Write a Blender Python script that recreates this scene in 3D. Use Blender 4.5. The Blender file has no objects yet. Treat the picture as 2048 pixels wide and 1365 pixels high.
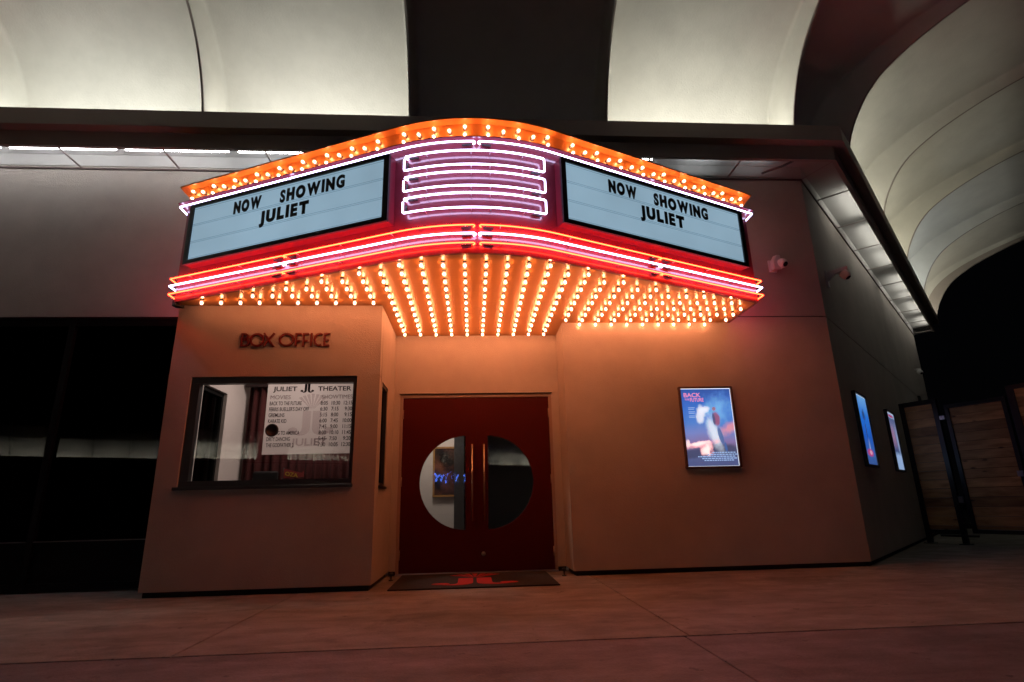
import bpy, bmesh, math, random
from mathutils import Vector, Matrix
random.seed(7)
S = bpy.context.scene
PI = math.pi

# ------------------------------------------------------------------ camera
cam = bpy.data.objects.new('camera', bpy.data.cameras.new('camera'))
S.collection.objects.link(cam)
cam.data.lens = 20.0; cam.data.sensor_width = 36.0
cam.data.clip_start = 0.05; cam.data.clip_end = 500
_r = Vector((0.99759042, -0.06538392, -0.02320127))
_d = Vector((-0.0041517, 0.27755706, -0.96070018))
_f = Vector((0.06925402, 0.95848162, 0.27661681))
cam.matrix_world = Matrix(((_r.x, -_d.x, -_f.x, 0), (_r.y, -_d.y, -_f.y, 0), (_r.z, -_d.z, -_f.z, 0.755), (0, 0, 0, 1)))
S.camera = cam
# ------------------------------------------------------------------ night sky
W = bpy.data.worlds.new('World'); S.world = W; W.use_nodes = True
W.node_tree.nodes['Background'].inputs['Color'].default_value = (0.5, 0.55, 0.7, 1)
W.node_tree.nodes['Background'].inputs['Strength'].default_value = 0.0012
# ------------------------------------------------------------------ exposure and strengths of the place's own lamps
S.view_settings.view_transform = 'Standard'; S.view_settings.look = 'None'
S.view_settings.exposure = 0.0; S.view_settings.gamma = 1.0
S.cycles.use_denoising = True
S.cycles.max_bounces = 10; S.cycles.diffuse_bounces = 5; S.cycles.glossy_bounces = 5
S.cycles.transparent_max_bounces = 16; S.cycles.sample_clamp_indirect = 6.0
S.cycles.caustics_reflective = False; S.cycles.caustics_refractive = False
COVE_W = 19.0       # watts of each lamp in the light trough
TUBE_E = 34.0        # soffit fluorescent radiance
BULB_E = 235.0
BULB_RGB = (1.0, 0.295, 0.115)
NEON_W = (5.8, 5.2, 8.6)
NEON_R = (32.0, 0.9, 0.25)
PANEL_E = (0.245, 0.375, 0.475)
ROOM_W = 19.0

# ------------------------------------------------------------------ materials
MATS = {}
def nt(name):
    m = bpy.data.materials.new(name); m.use_nodes = True
    t = m.node_tree; t.nodes.clear()
    out = t.nodes.new('ShaderNodeOutputMaterial')
    return m, t, out
def N(t, kind, **kw):
    n = t.nodes.new(kind)
    for k, v in kw.items(): setattr(n, k, v)
    return n
def mat(name, col, rough=.6, metal=0.0, var=.12, vscale=1.5, bump=0.0, bscale=80, coat=0.0, stain=0.0, spec=.5):
    """painted / plain surface with a little uneven colour and grain"""
    if name in MATS: return MATS[name]
    m, t, out = nt(name); L = t.links.new
    b = N(t, 'ShaderNodeBsdfPrincipled')
    b.inputs['Roughness'].default_value = rough; b.inputs['Metallic'].default_value = metal
    b.inputs['Coat Weight'].default_value = coat; b.inputs['Coat Roughness'].default_value = .12
    b.inputs['Specular IOR Level'].default_value = spec
    tc = N(t, 'ShaderNodeTexCoord'); geo = N(t, 'ShaderNodeNewGeometry')
    n1 = N(t, 'ShaderNodeTexNoise'); n1.inputs['Scale'].default_value = vscale; n1.inputs['Detail'].default_value = 8; n1.inputs['Roughness'].default_value = .62
    L(geo.outputs['Position'], n1.inputs['Vector'])
    mr = N(t, 'ShaderNodeMapRange'); L(n1.outputs['Fac'], mr.inputs['Value'])
    mr.inputs['From Min'].default_value = .25; mr.inputs['From Max'].default_value = .75
    mr.inputs['To Min'].default_value = 1 - var; mr.inputs['To Max'].default_value = 1 + var * .6
    vm = N(t, 'ShaderNodeVectorMath', operation='SCALE'); vm.inputs[0].default_value = col
    L(mr.outputs['Result'], vm.inputs['Scale']); last = vm.outputs['Vector']
    if stain:
        n3 = N(t, 'ShaderNodeTexNoise'); n3.inputs['Scale'].default_value = 1.1; n3.inputs['Detail'].default_value = 10; n3.inputs['Roughness'].default_value = .7
        L(geo.outputs['Position'], n3.inputs['Vector'])
        m3 = N(t, 'ShaderNodeMapRange'); L(n3.outputs['Fac'], m3.inputs['Value'])
        m3.inputs['From Min'].default_value = .5; m3.inputs['From Max'].default_value = .68
        m3.inputs['To Min'].default_value = 1; m3.inputs['To Max'].default_value = 1 - stain
        v3 = N(t, 'ShaderNodeVectorMath', operation='SCALE'); L(last, v3.inputs[0]); L(m3.outputs['Result'], v3.inputs['Scale']); last = v3.outputs['Vector']
    L(last, b.inputs['Base Color'])
    if bump:
        n2 = N(t, 'ShaderNodeTexNoise'); n2.inputs['Scale'].default_value = bscale; n2.inputs['Detail'].default_value = 6
        L(geo.outputs['Position'], n2.inputs['Vector'])
        bp = N(t, 'ShaderNodeBump'); bp.inputs['Strength'].default_value = bump; bp.inputs['Distance'].default_value = .01
        L(n2.outputs['Fac'], bp.inputs['Height']); L(bp.outputs['Normal'], b.inputs['Normal'])
    L(b.outputs['BSDF'], out.inputs['Surface'])
    MATS[name] = m; return m
def emit(name, col, strength=1.0, sample=True):
    if name in MATS: return MATS[name]
    m, t, out = nt(name)
    e = N(t, 'ShaderNodeEmission'); e.inputs['Color'].default_value = (*col, 1); e.inputs['Strength'].default_value = strength
    t.links.new(e.outputs['Emission'], out.inputs['Surface'])
    if not sample: m.cycles.emission_sampling = 'NONE'
    MATS[name] = m; return m
def glass(name, tint=(1, 1, 1), ior=1.5, rough=0.0):
    m, t, out = nt(name); L = t.links.new
    tr = N(t, 'ShaderNodeBsdfTransparent'); tr.inputs['Color'].default_value = (*tint, 1)
    gl = N(t, 'ShaderNodeBsdfGlossy'); gl.inputs['Roughness'].default_value = rough
    fr = N(t, 'ShaderNodeFresnel'); fr.inputs['IOR'].default_value = ior
    mx = N(t, 'ShaderNodeMixShader'); L(fr.outputs['Fac'], mx.inputs['Fac']); L(tr.outputs[0], mx.inputs[1]); L(gl.outputs[0], mx.inputs[2])
    L(mx.outputs[0], out.inputs['Surface']); return m

STUCCO = mat('stucco', (.42, .383, .340), .85, var=.14, vscale=1.6, bump=.45, bscale=110, stain=.05)
VAULT = mat('vault_plaster', (.65, .638, .585), .9, var=.09, vscale=2.6, bump=.35, bscale=45, stain=.05)
FASCIA = mat('fascia_paint', (.34, .30, .27), .55, var=.08)
TRIM = mat('soffit_trim', (.30, .26, .24), .5, var=.08)
ANOD = mat('dark_anodised', (.006, .006, .006), .6, var=.1, spec=.15)
GLASSQ = None
BLACK = mat('black_metal', (.012, .012, .013), .42, var=.15)
DARKGAP = mat('dark_gap', (.015, .014, .013), .9)
REDFACE = mat('red_enamel', (.235, .032, .054), .42, var=.05, vscale=3, coat=1.0)
REDFACE.node_tree.nodes['Principled BSDF'].inputs['Coat Roughness'].default_value = .07
REDFACE.node_tree.nodes['Principled BSDF'].inputs['Coat IOR'].default_value = 1.7
ORANGE = mat('orange_enamel', (.48, .212, .052), .36, var=.05, vscale=3, coat=.35)
ORANGE.node_tree.nodes['Principled BSDF'].inputs['Coat Roughness'].default_value = .24
DOORRED = mat('door_red', (.060, .0028, .0014), .5, var=.10, bump=.05, bscale=30, spec=.12)
DFRAME = mat('door_frame_paint', (.30, .22, .18), .5, var=.1)
BRASS = mat('brass', (.55, .48, .36), .30, metal=1.0, var=.12, vscale=20)
STEEL = mat('steel', (.45, .45, .46), .35, metal=1.0)
def concrete(name, col, seed):
    m, t, out = nt(name); L = t.links.new
    geo = N(t, 'ShaderNodeNewGeometry'); mp = N(t, 'ShaderNodeMapping'); mp.inputs['Location'].default_value = (seed, seed * .7, 0); L(geo.outputs['Position'], mp.inputs['Vector'])
    def noise(sc, det, lo, hi, a, b, stretch=(1, 1, 1), dist=0.0):
        q = N(t, 'ShaderNodeMapping'); q.inputs['Scale'].default_value = stretch; L(mp.outputs[0], q.inputs['Vector'])
        n = N(t, 'ShaderNodeTexNoise'); n.inputs['Scale'].default_value = sc; n.inputs['Detail'].default_value = det; n.inputs['Roughness'].default_value = .65; n.inputs['Distortion'].default_value = dist
        L(q.outputs[0], n.inputs['Vector']); r_ = N(t, 'ShaderNodeMapRange'); L(n.outputs['Fac'], r_.inputs['Value'])
        r_.inputs['From Min'].default_value = lo; r_.inputs['From Max'].default_value = hi; r_.inputs['To Min'].default_value = a; r_.inputs['To Max'].default_value = b
        return r_.outputs[0]
    fs = [noise(.8, 6, .35, .65, .72, 1.18, (1, 1.6, 1), .6), noise(3.5, 9, .40, .62, .74, 1.12, (.6, 1.5, 1), .4), noise(2.2, 10, .56, .66, 1.0, .74, (1, 1, 1), 1.0), noise(60, 4, .3, .7, .86, 1.12), noise(9, 3, .655, .70, 1.0, .45), noise(5, 8, .60, .68, 1.0, 1.28, (.7, 1.4, 1))]
    v = N(t, 'ShaderNodeTexVoronoi'); v.inputs['Scale'].default_value = 1.7; v.inputs['Randomness'].default_value = 1; L(mp.outputs[0], v.inputs['Vector'])
    g_ = N(t, 'ShaderNodeMapRange'); L(v.outputs['Distance'], g_.inputs['Value']); g_.inputs['From Min'].default_value = .022; g_.inputs['From Max'].default_value = .034; g_.inputs['To Min'].default_value = .3
    fs.append(g_.outputs[0]); last = fs[0]
    for f in fs[1:]:
        k = N(t, 'ShaderNodeMath', operation='MULTIPLY'); L(last, k.inputs[0]); L(f, k.inputs[1]); last = k.outputs[0]
    vm = N(t, 'ShaderNodeVectorMath', operation='SCALE'); vm.inputs[0].default_value = col; L(last, vm.inputs['Scale'])
    b = N(t, 'ShaderNodeBsdfPrincipled'); L(vm.outputs[0], b.inputs['Base Color'])
    rr = noise(3, 6, .3, .7, .50, .78); L(rr, b.inputs['Roughness'])
    bn = N(t, 'ShaderNodeTexNoise'); bn.inputs['Scale'].default_value = 70; bn.inputs['Detail'].default_value = 7; L(mp.outputs[0], bn.inputs['Vector'])
    bp = N(t, 'ShaderNodeBump'); bp.inputs['Strength'].default_value = .55; bp.inputs['Distance'].default_value = .008; L(bn.outputs['Fac'], bp.inputs['Height']); L(bp.outputs[0], b.inputs['Normal'])
    L(b.outputs[0], out.inputs['Surface']); return m
CONC = concrete('concrete', (.215, .208, .185), 0)
CONC2 = concrete('forecourt_concrete', (.150, .136, .146), 17)
ASPH = mat('asphalt', (.045, .045, .046), .85, var=.2, bump=.5, bscale=90)
MATBLK = mat('mat_rubber', (.012, .010, .010), .9, var=.3, vscale=40, bump=.4, bscale=300)
MATRED = mat('mat_red', (.42, .014, .012), .9, var=.2, vscale=40, bump=.4, bscale=300)
LETRED = mat('letter_red', (.13, .009, .007), .4, var=.05)
LETBLK = mat('letter_black', (.006, .006, .006), .5)
WHITEP = mat('white_plastic', (.66, .66, .66), .35, var=.04)
ROOMW = mat('interior_paint', (.70, .64, .61), .8, var=.05)
ROOMG = mat('interior_grey', (.16, .16, .165), .7, var=.06)
CURT = mat('curtain_velvet', (.052, .004, .004), .9, var=.25, vscale=9)
WOODF = mat('gilt_wood', (.42, .22, .07), .45, var=.25, vscale=30)
def board_mat(nm, k):
    m, t, out = nt(nm); L = t.links.new
    d = N(t, 'ShaderNodeBsdfDiffuse'); d.inputs['Color'].default_value = (.66 * k, .585 * k, .575 * k, 1)
    tr = N(t, 'ShaderNodeBsdfTranslucent'); tr.inputs['Color'].default_value = (.84 * k, .76 * k, .74 * k, 1)
    mx = N(t, 'ShaderNodeMixShader'); mx.inputs[0].default_value = .75; L(d.outputs[0], mx.inputs[1]); L(tr.outputs[0], mx.inputs[2]); L(mx.outputs[0], out.inputs['Surface']); return m
BOARDW = board_mat('board_white', 1.0)
def tint_mat():
    m, t, out = nt('board_pale_ink'); tr = N(t, 'ShaderNodeBsdfTransparent'); tr.inputs['Color'].default_value = (.84, .79, .80, 1)
    t.links.new(tr.outputs[0], out.inputs['Surface']); return m
INKG = tint_mat()
INK = mat('board_ink', (.045, .018, .02), .6)
INKP = mat('board_pink_ink', (.36, .20, .205), .6)

BARK = mat('bark', (.09, .065, .045), .9, var=.3, vscale=10, bump=.5)
LEAF = mat('leaf', (.055, .085, .025), .6, var=.4, vscale=6)
GLASSW = glass('window_glass', (.92, .94, .93), 1.75)
GLASSD = glass('tinted_glass', (.08, .09, .09), 1.26)
E_WHITE = emit('neon_white', NEON_W)
E_RED = emit('neon_red', NEON_R)
E_BULB = emit('bulb_filament', BULB_RGB, BULB_E)
E_TUBE = emit('fluorescent', (.98, .97, 1.0), TUBE_E)
E_TUBE2 = emit('fluorescent_warm', (1.0, .96, .86), TUBE_E * .62)

def bulb_glass():
    m, t, out = nt('bulb_glass'); L = t.links.new
    tr = N(t, 'ShaderNodeBsdfTransparent'); em = N(t, 'ShaderNodeEmission')
    em.inputs['Color'].default_value = (1, .52, .34, 1); em.inputs['Strength'].default_value = 1.35
    mx = N(t, 'ShaderNodeMixShader'); mx.inputs['Fac'].default_value = .5
    L(tr.outputs[0], mx.inputs[1]); L(em.outputs[0], mx.inputs[2]); L(mx.outputs[0], out.inputs['Surface'])
    m.cycles.emission_sampling = 'NONE'; return m
BULBG = bulb_glass()

def perforated():
    m, t, out = nt('perforated_metal'); L = t.links.new
    geo = N(t, 'ShaderNodeNewGeometry')
    sep = N(t, 'ShaderNodeSeparateXYZ'); L(geo.outputs['Position'], sep.inputs[0])
    def rot(cx, cy):
        a = N(t, 'ShaderNodeMath', operation='MULTIPLY'); L(sep.outputs[0], a.inputs[0]); a.inputs[1].default_value = cx
        b = N(t, 'ShaderNodeMath', operation='MULTIPLY_ADD'); L(sep.outputs[1], b.inputs[0]); b.inputs[1].default_value = cy; L(a.outputs[0], b.inputs[2])
        s = N(t, 'ShaderNodeMath', operation='SINE'); L(b.outputs[0], s.inputs[0]); return s
    k = 2 * PI / .020
    s1 = rot(k * .7071, k * .7071); s2 = rot(k * .7071, -k * .7071)
    mu = N(t, 'ShaderNodeMath', operation='MULTIPLY'); L(s1.outputs[0], mu.inputs[0]); L(s2.outputs[0], mu.inputs[1])
    gt = N(t, 'ShaderNodeMath', operation='GREATER_THAN'); L(mu.outputs[0], gt.inputs[0]); gt.inputs[1].default_value = -.16
    b = N(t, 'ShaderNodeBsdfPrincipled'); b.inputs['Base Color'].default_value = (.42, .42, .40, 1); b.inputs['Roughness'].default_value = .55
    tr = N(t, 'ShaderNodeBsdfTransparent')
    mx = N(t, 'ShaderNodeMixShader'); L(gt.outputs[0], mx.inputs[0]); L(b.outputs[0], mx.inputs[1]); L(tr.outputs[0], mx.inputs[2])
    L(mx.outputs[0], out.inputs['Surface']); return m
PERF = perforated()

def wood_mat():
    m, t, out = nt('cedar_planks'); L = t.links.new
    tc = N(t, 'ShaderNodeTexCoord'); geo = N(t, 'ShaderNodeNewGeometry')
    mp = N(t, 'ShaderNodeMapping'); mp.inputs['Scale'].default_value = (1.0, 1.0, 5); L(geo.outputs['Position'], mp.inputs['Vector'])
    n = N(t, 'ShaderNodeTexNoise'); n.inputs['Scale'].default_value = 2.5; n.inputs['Detail'].default_value = 9; n.inputs['Distortion'].default_value = .6
    L(mp.outputs[0], n.inputs['Vector'])
    at = N(t, 'ShaderNodeObjectInfo')
    sep = N(t, 'ShaderNodeSeparateXYZ'); L(geo.outputs['Position'], sep.inputs[0])
    fl = N(t, 'ShaderNodeMath', operation='DIVIDE'); L(sep.outputs[2], fl.inputs[0]); fl.inputs[1].default_value = .1407
    f2 = N(t, 'ShaderNodeMath', operation='FLOOR'); L(fl.outputs[0], f2.inputs[0])
    wn = N(t, 'ShaderNodeTexWhiteNoise', noise_dimensions='1D'); L(f2.outputs[0], wn.inputs['W'])
    mr = N(t, 'ShaderNodeMapRange'); L(wn.outputs['Value'], mr.inputs['Value']); mr.inputs['To Min'].default_value = .55; mr.inputs['To Max'].default_value = 1.25
    cr = N(t, 'ShaderNodeValToRGB'); L(n.outputs['Fac'], cr.inputs[0])
    cr.color_ramp.elements[0].position = .3; cr.color_ramp.elements[0].color = (.26, .125, .05, 1)
    cr.color_ramp.elements[1].position = .7; cr.color_ramp.elements[1].color = (.52, .29, .13, 1)
    # knots
    mp2 = N(t, 'ShaderNodeMapping'); mp2.inputs['Scale'].default_value = (3.2, 3.2, 9); L(geo.outputs['Position'], mp2.inputs['Vector'])
    vo = N(t, 'ShaderNodeTexVoronoi'); vo.inputs['Scale'].default_value = 1.0; L(mp2.outputs[0], vo.inputs['Vector'])
    kr = N(t, 'ShaderNodeMapRange'); L(vo.outputs['Distance'], kr.inputs['Value']); kr.inputs['From Min'].default_value = .06; kr.inputs['From Max'].default_value = .16; kr.inputs['To Min'].default_value = .25
    mm = N(t, 'ShaderNodeMath', operation='MULTIPLY'); L(mr.outputs[0], mm.inputs[0]); L(kr.outputs[0], mm.inputs[1])
    vm = N(t, 'ShaderNodeVectorMath', operation='SCALE'); L(cr.outputs[0], vm.inputs[0]); L(mm.outputs[0], vm.inputs['Scale'])
    b = N(t, 'ShaderNodeBsdfPrincipled'); b.inputs['Roughness'].default_value = .7; L(vm.outputs[0], b.inputs['Base Color'])
    L(b.outputs[0], out.inputs['Surface']); return m
CEDAR = wood_mat()

# ------------------------------------------------------------------ mesh helpers
ROOTS = {}
def link(o): S.collection.objects.link(o)
def tag(o, label=None, cat=None, group=None, kind=None):
    if label: o['label'] = label
    if cat: o['category'] = cat
    if group: o['group'] = group
    if kind: o['kind'] = kind
    return o
def thing(name, label, cat, loc=(0, 0, 0), group=None):
    o = bpy.data.objects.new(name, None); link(o); o.location = loc; o.empty_display_size = .1
    tag(o, label, cat, group); return o
def origin(o):
    v = Vector((0, 0, 0))
    while o is not None:
        v = v + o.location; o = o.parent
    return v
class MB:
    def __init__(s): s.v = []; s.f = []; s.m = []; s.X = None; s.sm = []
    def add(s, vs, fs, mi=0, smooth=False):
        o = len(s.v)
        for p in vs:
            p = Vector(p); s.v.append(s.X @ p if s.X else p)
        for f in fs: s.f.append(tuple(i + o for i in f)); s.m.append(mi); s.sm.append(smooth)
        return s
    def box(s, x0, x1, y0, y1, z0, z1, mi=0):
        vs = [(x, y, z) for z in (z0, z1) for y in (y0, y1) for x in (x0, x1)]
        return s.add(vs, [(0, 2, 3, 1), (4, 5, 7, 6), (0, 1, 5, 4), (2, 6, 7, 3), (0, 4, 6, 2), (1, 3, 7, 5)], mi)
    def prism(s, poly, z0, z1, mi=0, smooth=False):
        n = len(poly)
        vs = [(x, y, z0) for x, y in poly] + [(x, y, z1) for x, y in poly]
        s.add(vs, [tuple(range(n))[::-1], tuple(range(n, 2 * n))], mi)
        return s.add(vs, [(i, (i + 1) % n, n + (i + 1) % n, n + i) for i in range(n)], mi, smooth)
    def tube(s, pts, r, seg=8, mi=0, cap=True):
        pts = [Vector(p) for p in pts]; n = len(pts); vs = []; up = None
        for i, p in enumerate(pts):
            a = pts[max(i - 1, 0)]; b = pts[min(i + 1, n - 1)]
            d = (b - a).normalized()
            if up is None:
                up = Vector((0, 0, 1)) if abs(d.z) < .9 else Vector((0, 1, 0))
            x = up.cross(d)
            if x.length < 1e-4: x = Vector((1, 0, 0))
            x.normalize(); y = d.cross(x).normalized(); up = y
            rr = r[i] if isinstance(r, (list, tuple)) else r
            # widen at mitres so that bends keep their thickness
            if 0 < i < n - 1:
                c = max(.5, math.cos((pts[i] - a).angle(b - pts[i]) / 2))
            else: c = 1
            for k in range(seg):
                t = 2 * PI * k / seg
                vs.append(p + (x * math.cos(t) + y * math.sin(t)) * rr)
        fs = [(i * seg + k, i * seg + (k + 1) % seg, (i + 1) * seg + (k + 1) % seg, (i + 1) * seg + k) for i in range(n - 1) for k in range(seg)]
        s.add(vs, fs, mi, True)
        if cap: s.add(vs[:seg], [tuple(range(seg))[::-1]], mi); s.add(vs[-seg:], [tuple(range(seg))], mi)
        return s
    def lathe(s, prof, seg=16, mi=0, c=(0, 0, 0), axis='z'):
        vs = []
        for r, h in prof:
            for k in range(seg):
                t = 2 * PI * k / seg; a, b = r * math.cos(t), r * math.sin(t)
                p = {'z': (a, b, h), 'y': (a, h, b), 'x': (h, a, b)}[axis]
                vs.append((p[0] + c[0], p[1] + c[1], p[2] + c[2]))
        n = len(prof)
        s.add(vs, [(i * seg + k, i * seg + (k + 1) % seg, (i + 1) * seg + (k + 1) % seg, (i + 1) * seg + k) for i in range(n - 1) for k in range(seg)], mi, True)
        s.add(vs[:seg], [tuple(range(seg))], mi); s.add(vs[-seg:], [tuple(range(seg))], mi); return s
    def build(s, name, mats, parent=None, bevel=0.0, weld=True):
        off = origin(parent) if parent else Vector((0, 0, 0))
        me = bpy.data.meshes.new(name)
        me.from_pydata([tuple(p - off) for p in s.v], [], s.f)
        for i, p in enumerate(me.polygons): p.material_index = s.m[i]; p.use_smooth = s.sm[i]
        if not isinstance(mats, (list, tuple)): mats = [mats]
        for m in mats: me.materials.append(m)
        bm = bmesh.new(); bm.from_mesh(me)
        if weld: bmesh.ops.remove_doubles(bm, verts=bm.verts, dist=1e-5)
        bmesh.ops.recalc_face_normals(bm, faces=bm.faces); bm.to_mesh(me); bm.free()
        o = bpy.data.objects.new(name, me); link(o)
        if parent: o.parent = parent
        if bevel:
            b = o.modifiers.new('bevel', 'BEVEL'); b.width = bevel; b.segments = 2; b.limit_method = 'ANGLE'
        return o
def box(name, m, parent, *b, bevel=0.0): return MB().box(*b).build(name, m, parent, bevel)
def struct(o): o['kind'] = 'structure'; return o

# text -> flat mesh data in the x/y plane
_tc = {}
def text_mesh(txt, bold=0.0, depth=.0):
    key = (txt, bold, depth)
    if key in _tc: return _tc[key]
    c = bpy.data.curves.new('t', 'FONT'); c.body = txt; c.size = 1; c.offset = bold; c.extrude = depth; c.resolution_u = 4
    o = bpy.data.objects.new('t', c); link(o)
    dg = bpy.context.evaluated_depsgraph_get(); dg.update()
    me = bpy.data.meshes.new_from_object(o.evaluated_get(dg))
    v = [tuple(p.co) for p in me.vertices]; f = [tuple(p.vertices) for p in me.polygons]
    bpy.data.objects.remove(o); bpy.data.curves.remove(c); bpy.data.meshes.remove(me)
    _tc[key] = (v, f); return v, f
_cap = max(p[1] for p in text_mesh('H')[0])
def put_text(mb, txt, x, z, h, w=None, bold=0.0, depth=.004, mi=0, align='l', slant=0.0, frame=None):
    """write txt standing in a plane: frame(u, up, out) gives the place in the scene"""
    v, f = text_mesh(txt, bold, depth / max(h, 1e-6) * _cap)
    x0 = min(p[0] for p in v); x1 = max(p[0] for p in v)
    sy = h / (_cap + 2 * bold); sx = sy if w is None else w / (x1 - x0)
    W_ = (x1 - x0) * sx; ox = {'l': 0, 'c': -W_ / 2, 'r': -W_}[align]
    k = depth / max(1e-6, max(p[2] for p in v))
    pts = [frame(x + ox + (p[0] - x0) * sx + slant * (p[1] + bold) * sy, z + (p[1] + bold) * sy, p[2] * k) for p in v]
    mb.add(pts, f, mi)
    return W_

# ------------------------------------------------------------------ ground
box('ground', ASPH, None, -150, 150, -150, 150, -.4, -.05)['kind'] = 'structure'
pv = MB()
g = .0035
xs = [-30, -22, -16.1, -10.3, -7.4, -4.55, -1.655, 1.255, 4.4, 7.5, 10.6, 14, 18, 24]
for a, b in zip(xs, xs[1:]): pv.box(a + g, b - g, 3.585 + g, 40, -.16, 0)
struct(pv.build('pavement', CONC, None, bevel=.006))
pv = MB()
xs = [-30, -12, -4.9, 1.225, 7.2, 14, 24]
for a, b in zip(xs, xs[1:]):
    pv.box(a + g, b - g, -3.2, 3.585 - g, -.16, -.003)
struct(pv.build('forecourt', CONC2, None, bevel=.006))
pv = MB(); pv.box(-30, 24, -3.2, 9, -.3, -.06)
struct(pv.build('joint_filler', DARKGAP))

# ------------------------------------------------------------------ theatre building
B = thing('theater_building', 'pale stucco theatre building with lit vaulted eaves and a box office corner', 'building', (0, 6.54, 0))
CX, CY = 4.451, 6.54
R2 = math.sqrt(.5)
def side(s, o, z): return Vector((CX + (s + o) * R2, CY + (s - o) * R2, z))       # along the angled wall, out from it
def face(x, o, z): return Vector((x, CY - o, z))
ZS = 2.87                     # marquee soffit height
XL, XR = -.975, 1.085         # entrance recess
# front walls
w = MB()
w.box(-14, -3.10, 6.54, 6.75, 2.955, 4.93)
w.box(-3.10, 4.451, 6.54, 6.75, 2.955, 4.93)
w.build('front_wall', STUCCO, B)
w = MB(); w.box(-14, 4.42, 6.552, 6.74, 2.935, 2.960); w.build('wall_joint', DARKGAP, B)
w = MB()
w.prism([(XR, 6.54), (4.451, 6.54), side(0, -.2, 0).xy[:] if False else (4.534, 6.74), (XR, 6.74)], .05, 2.942)
w.box(XR, XR + .2, 6.7401, 7.073, .05, 2.942)
w.build('poster_wall', STUCCO, B)
w = MB(); w.box(XR + .03, 4.40, 6.57, 6.72, 0, .05); w.box(XR + .03, XR + .19, 6.73, 7.07, 0, .05); w.build('base_gap', DARKGAP, B)
# angled side wall
SE = 10.5
w = MB()
for z0, z1 in ((.05, 2.942), (2.956, 4.93)):
    q = [side(0, 0, 0), side(SE, 0, 0), side(SE, -.2, 0), side(.083, -.2, 0)]
    w.prism([(p.x, p.y) for p in q], z0, z1)
w.build('side_wall', STUCCO, B)
w = MB(); q = [side(.05, -.014, 0), side(SE - .05, -.014, 0), side(SE - .05, -.18, 0), side(.09, -.18, 0)]
w.prism([(p.x, p.y) for p in q], 2.93, 2.97); w.build('wall_joint', DARKGAP, B)
w = MB(); q = [side(.03, -.03, 0), side(SE - .03, -.03, 0), side(SE - .03, -.18, 0), side(.09, -.18, 0)]
w.prism([(p.x, p.y) for p in q], 0, .05); w.build('base_gap', DARKGAP, B)
# box office block
w = MB()
BY = 5.915
wx0, wx1, wz0, wz1 = -2.880, -1.206, .985, 2.092
w.box(-3.10, -.975, BY, BY + .13, .05, wz0); w.box(-3.10, -.975, BY, BY + .13, wz1, ZS)
w.box(-3.10, wx0, BY, BY + .13, wz0, wz1); w.box(wx1, -.975, BY, BY + .13, wz0, wz1)
w.build('box_office_wall', STUCCO, B, bevel=.004)
w = MB()
sy0, sy1, sz0, sz1 = 6.13, 6.56, .975, 2.07
w.box(-1.10, -.975, BY + .13, 7.20, .05, sz0); w.box(-1.10, -.975, BY + .13, 7.20, sz1, ZS)
w.box(-1.10, -.975, BY + .13, sy0, sz0, sz1); w.box(-1.10, -.975, sy1, 7.20, sz0, sz1)
w.build('box_office_return', STUCCO, B)
w = MB()
ly0, ly1 = 6.36, 6.98
w.box(-3.10, -2.95, BY + .13, ly0, .05, ZS); w.box(-3.10, -2.95, ly1, 8.0, .05, ZS)
w.box(-3.10, -2.95, ly0, ly1, .05, .3); w.box(-3.10, -2.95, ly0, ly1, 2.12, ZS)
w.build('box_office_side', ROOMW, B)
MB().box(-3.07, -1.0, BY + .03, BY + .12, 0, .05).box(-1.09, -1.005, BY + .12, 7.07, 0, .05).build('base_gap', DARKGAP, B)
# window of the box office
wf = MB()
wf.box(wx0, wx1, BY + .02, BY + .10, wz0, wz0 + .065).box(wx0, wx1, BY + .02, BY + .10, wz1 - .065, wz1)
wf.box(wx0, wx0 + .085, BY + .02, BY + .10, wz0 + .065, wz1 - .065).box(wx1 - .04, wx1, BY + .02, BY + .10, wz0 + .065, wz1 - .065)
wn = wf.build('ticket_window', BLACK, B, bevel=.004)
MB().box(wx0 - .03, wx1 + .01, BY - .03, BY + .05, wz0 - .022, wz0 + .008).build('sill', BLACK, wn, bevel=.003)
MB().add([(wx0 + .08, BY + .05, wz0 + .06), (wx1 - .035, BY + .05, wz0 + .06), (wx1 - .035, BY + .05, wz1 - .06), (wx0 + .08, BY + .05, wz1 - .06)], [(0, 1, 2, 3)]).build('pane', GLASSW, wn)
sp = MB().lathe([(.066, 0), (.066, -.012), (.058, -.018), (.050, -.014), (.046, -.006), (.001, -.006)], 28, 0, (-2.04, BY + .048, 1.54), 'y')
sp.build('speaking_port', BLACK, wn)
# narrow window in the return
nf = MB()
nf.box(-1.06, -.985, sy0, sy0 + .035, sz0, sz1).box(-1.06, -.985, sy1 - .035, sy1, sz0, sz1)
nf.box(-1.06, -.985, sy0 + .035, sy1 - .035, sz0, sz0 + .035).box(-1.06, -.985, sy0 + .035, sy1 - .035, sz1 - .035, sz1)
nw = nf.build('narrow_window', BLACK, B)
MB().add([(-1.02, sy0 + .03, sz0 + .03), (-1.02, sy1 - .03, sz0 + .03), (-1.02, sy1 - .03, sz1 - .03), (-1.02, sy0 + .03, sz1 - .03)], [(0, 1, 2, 3)]).build('pane', GLASSD, nw)
MB().box(-.995, -.955, sy0 - .01, sy1 + .02, sz0 - .02, sz0 + .004).build('sill', BLACK, nw)
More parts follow.
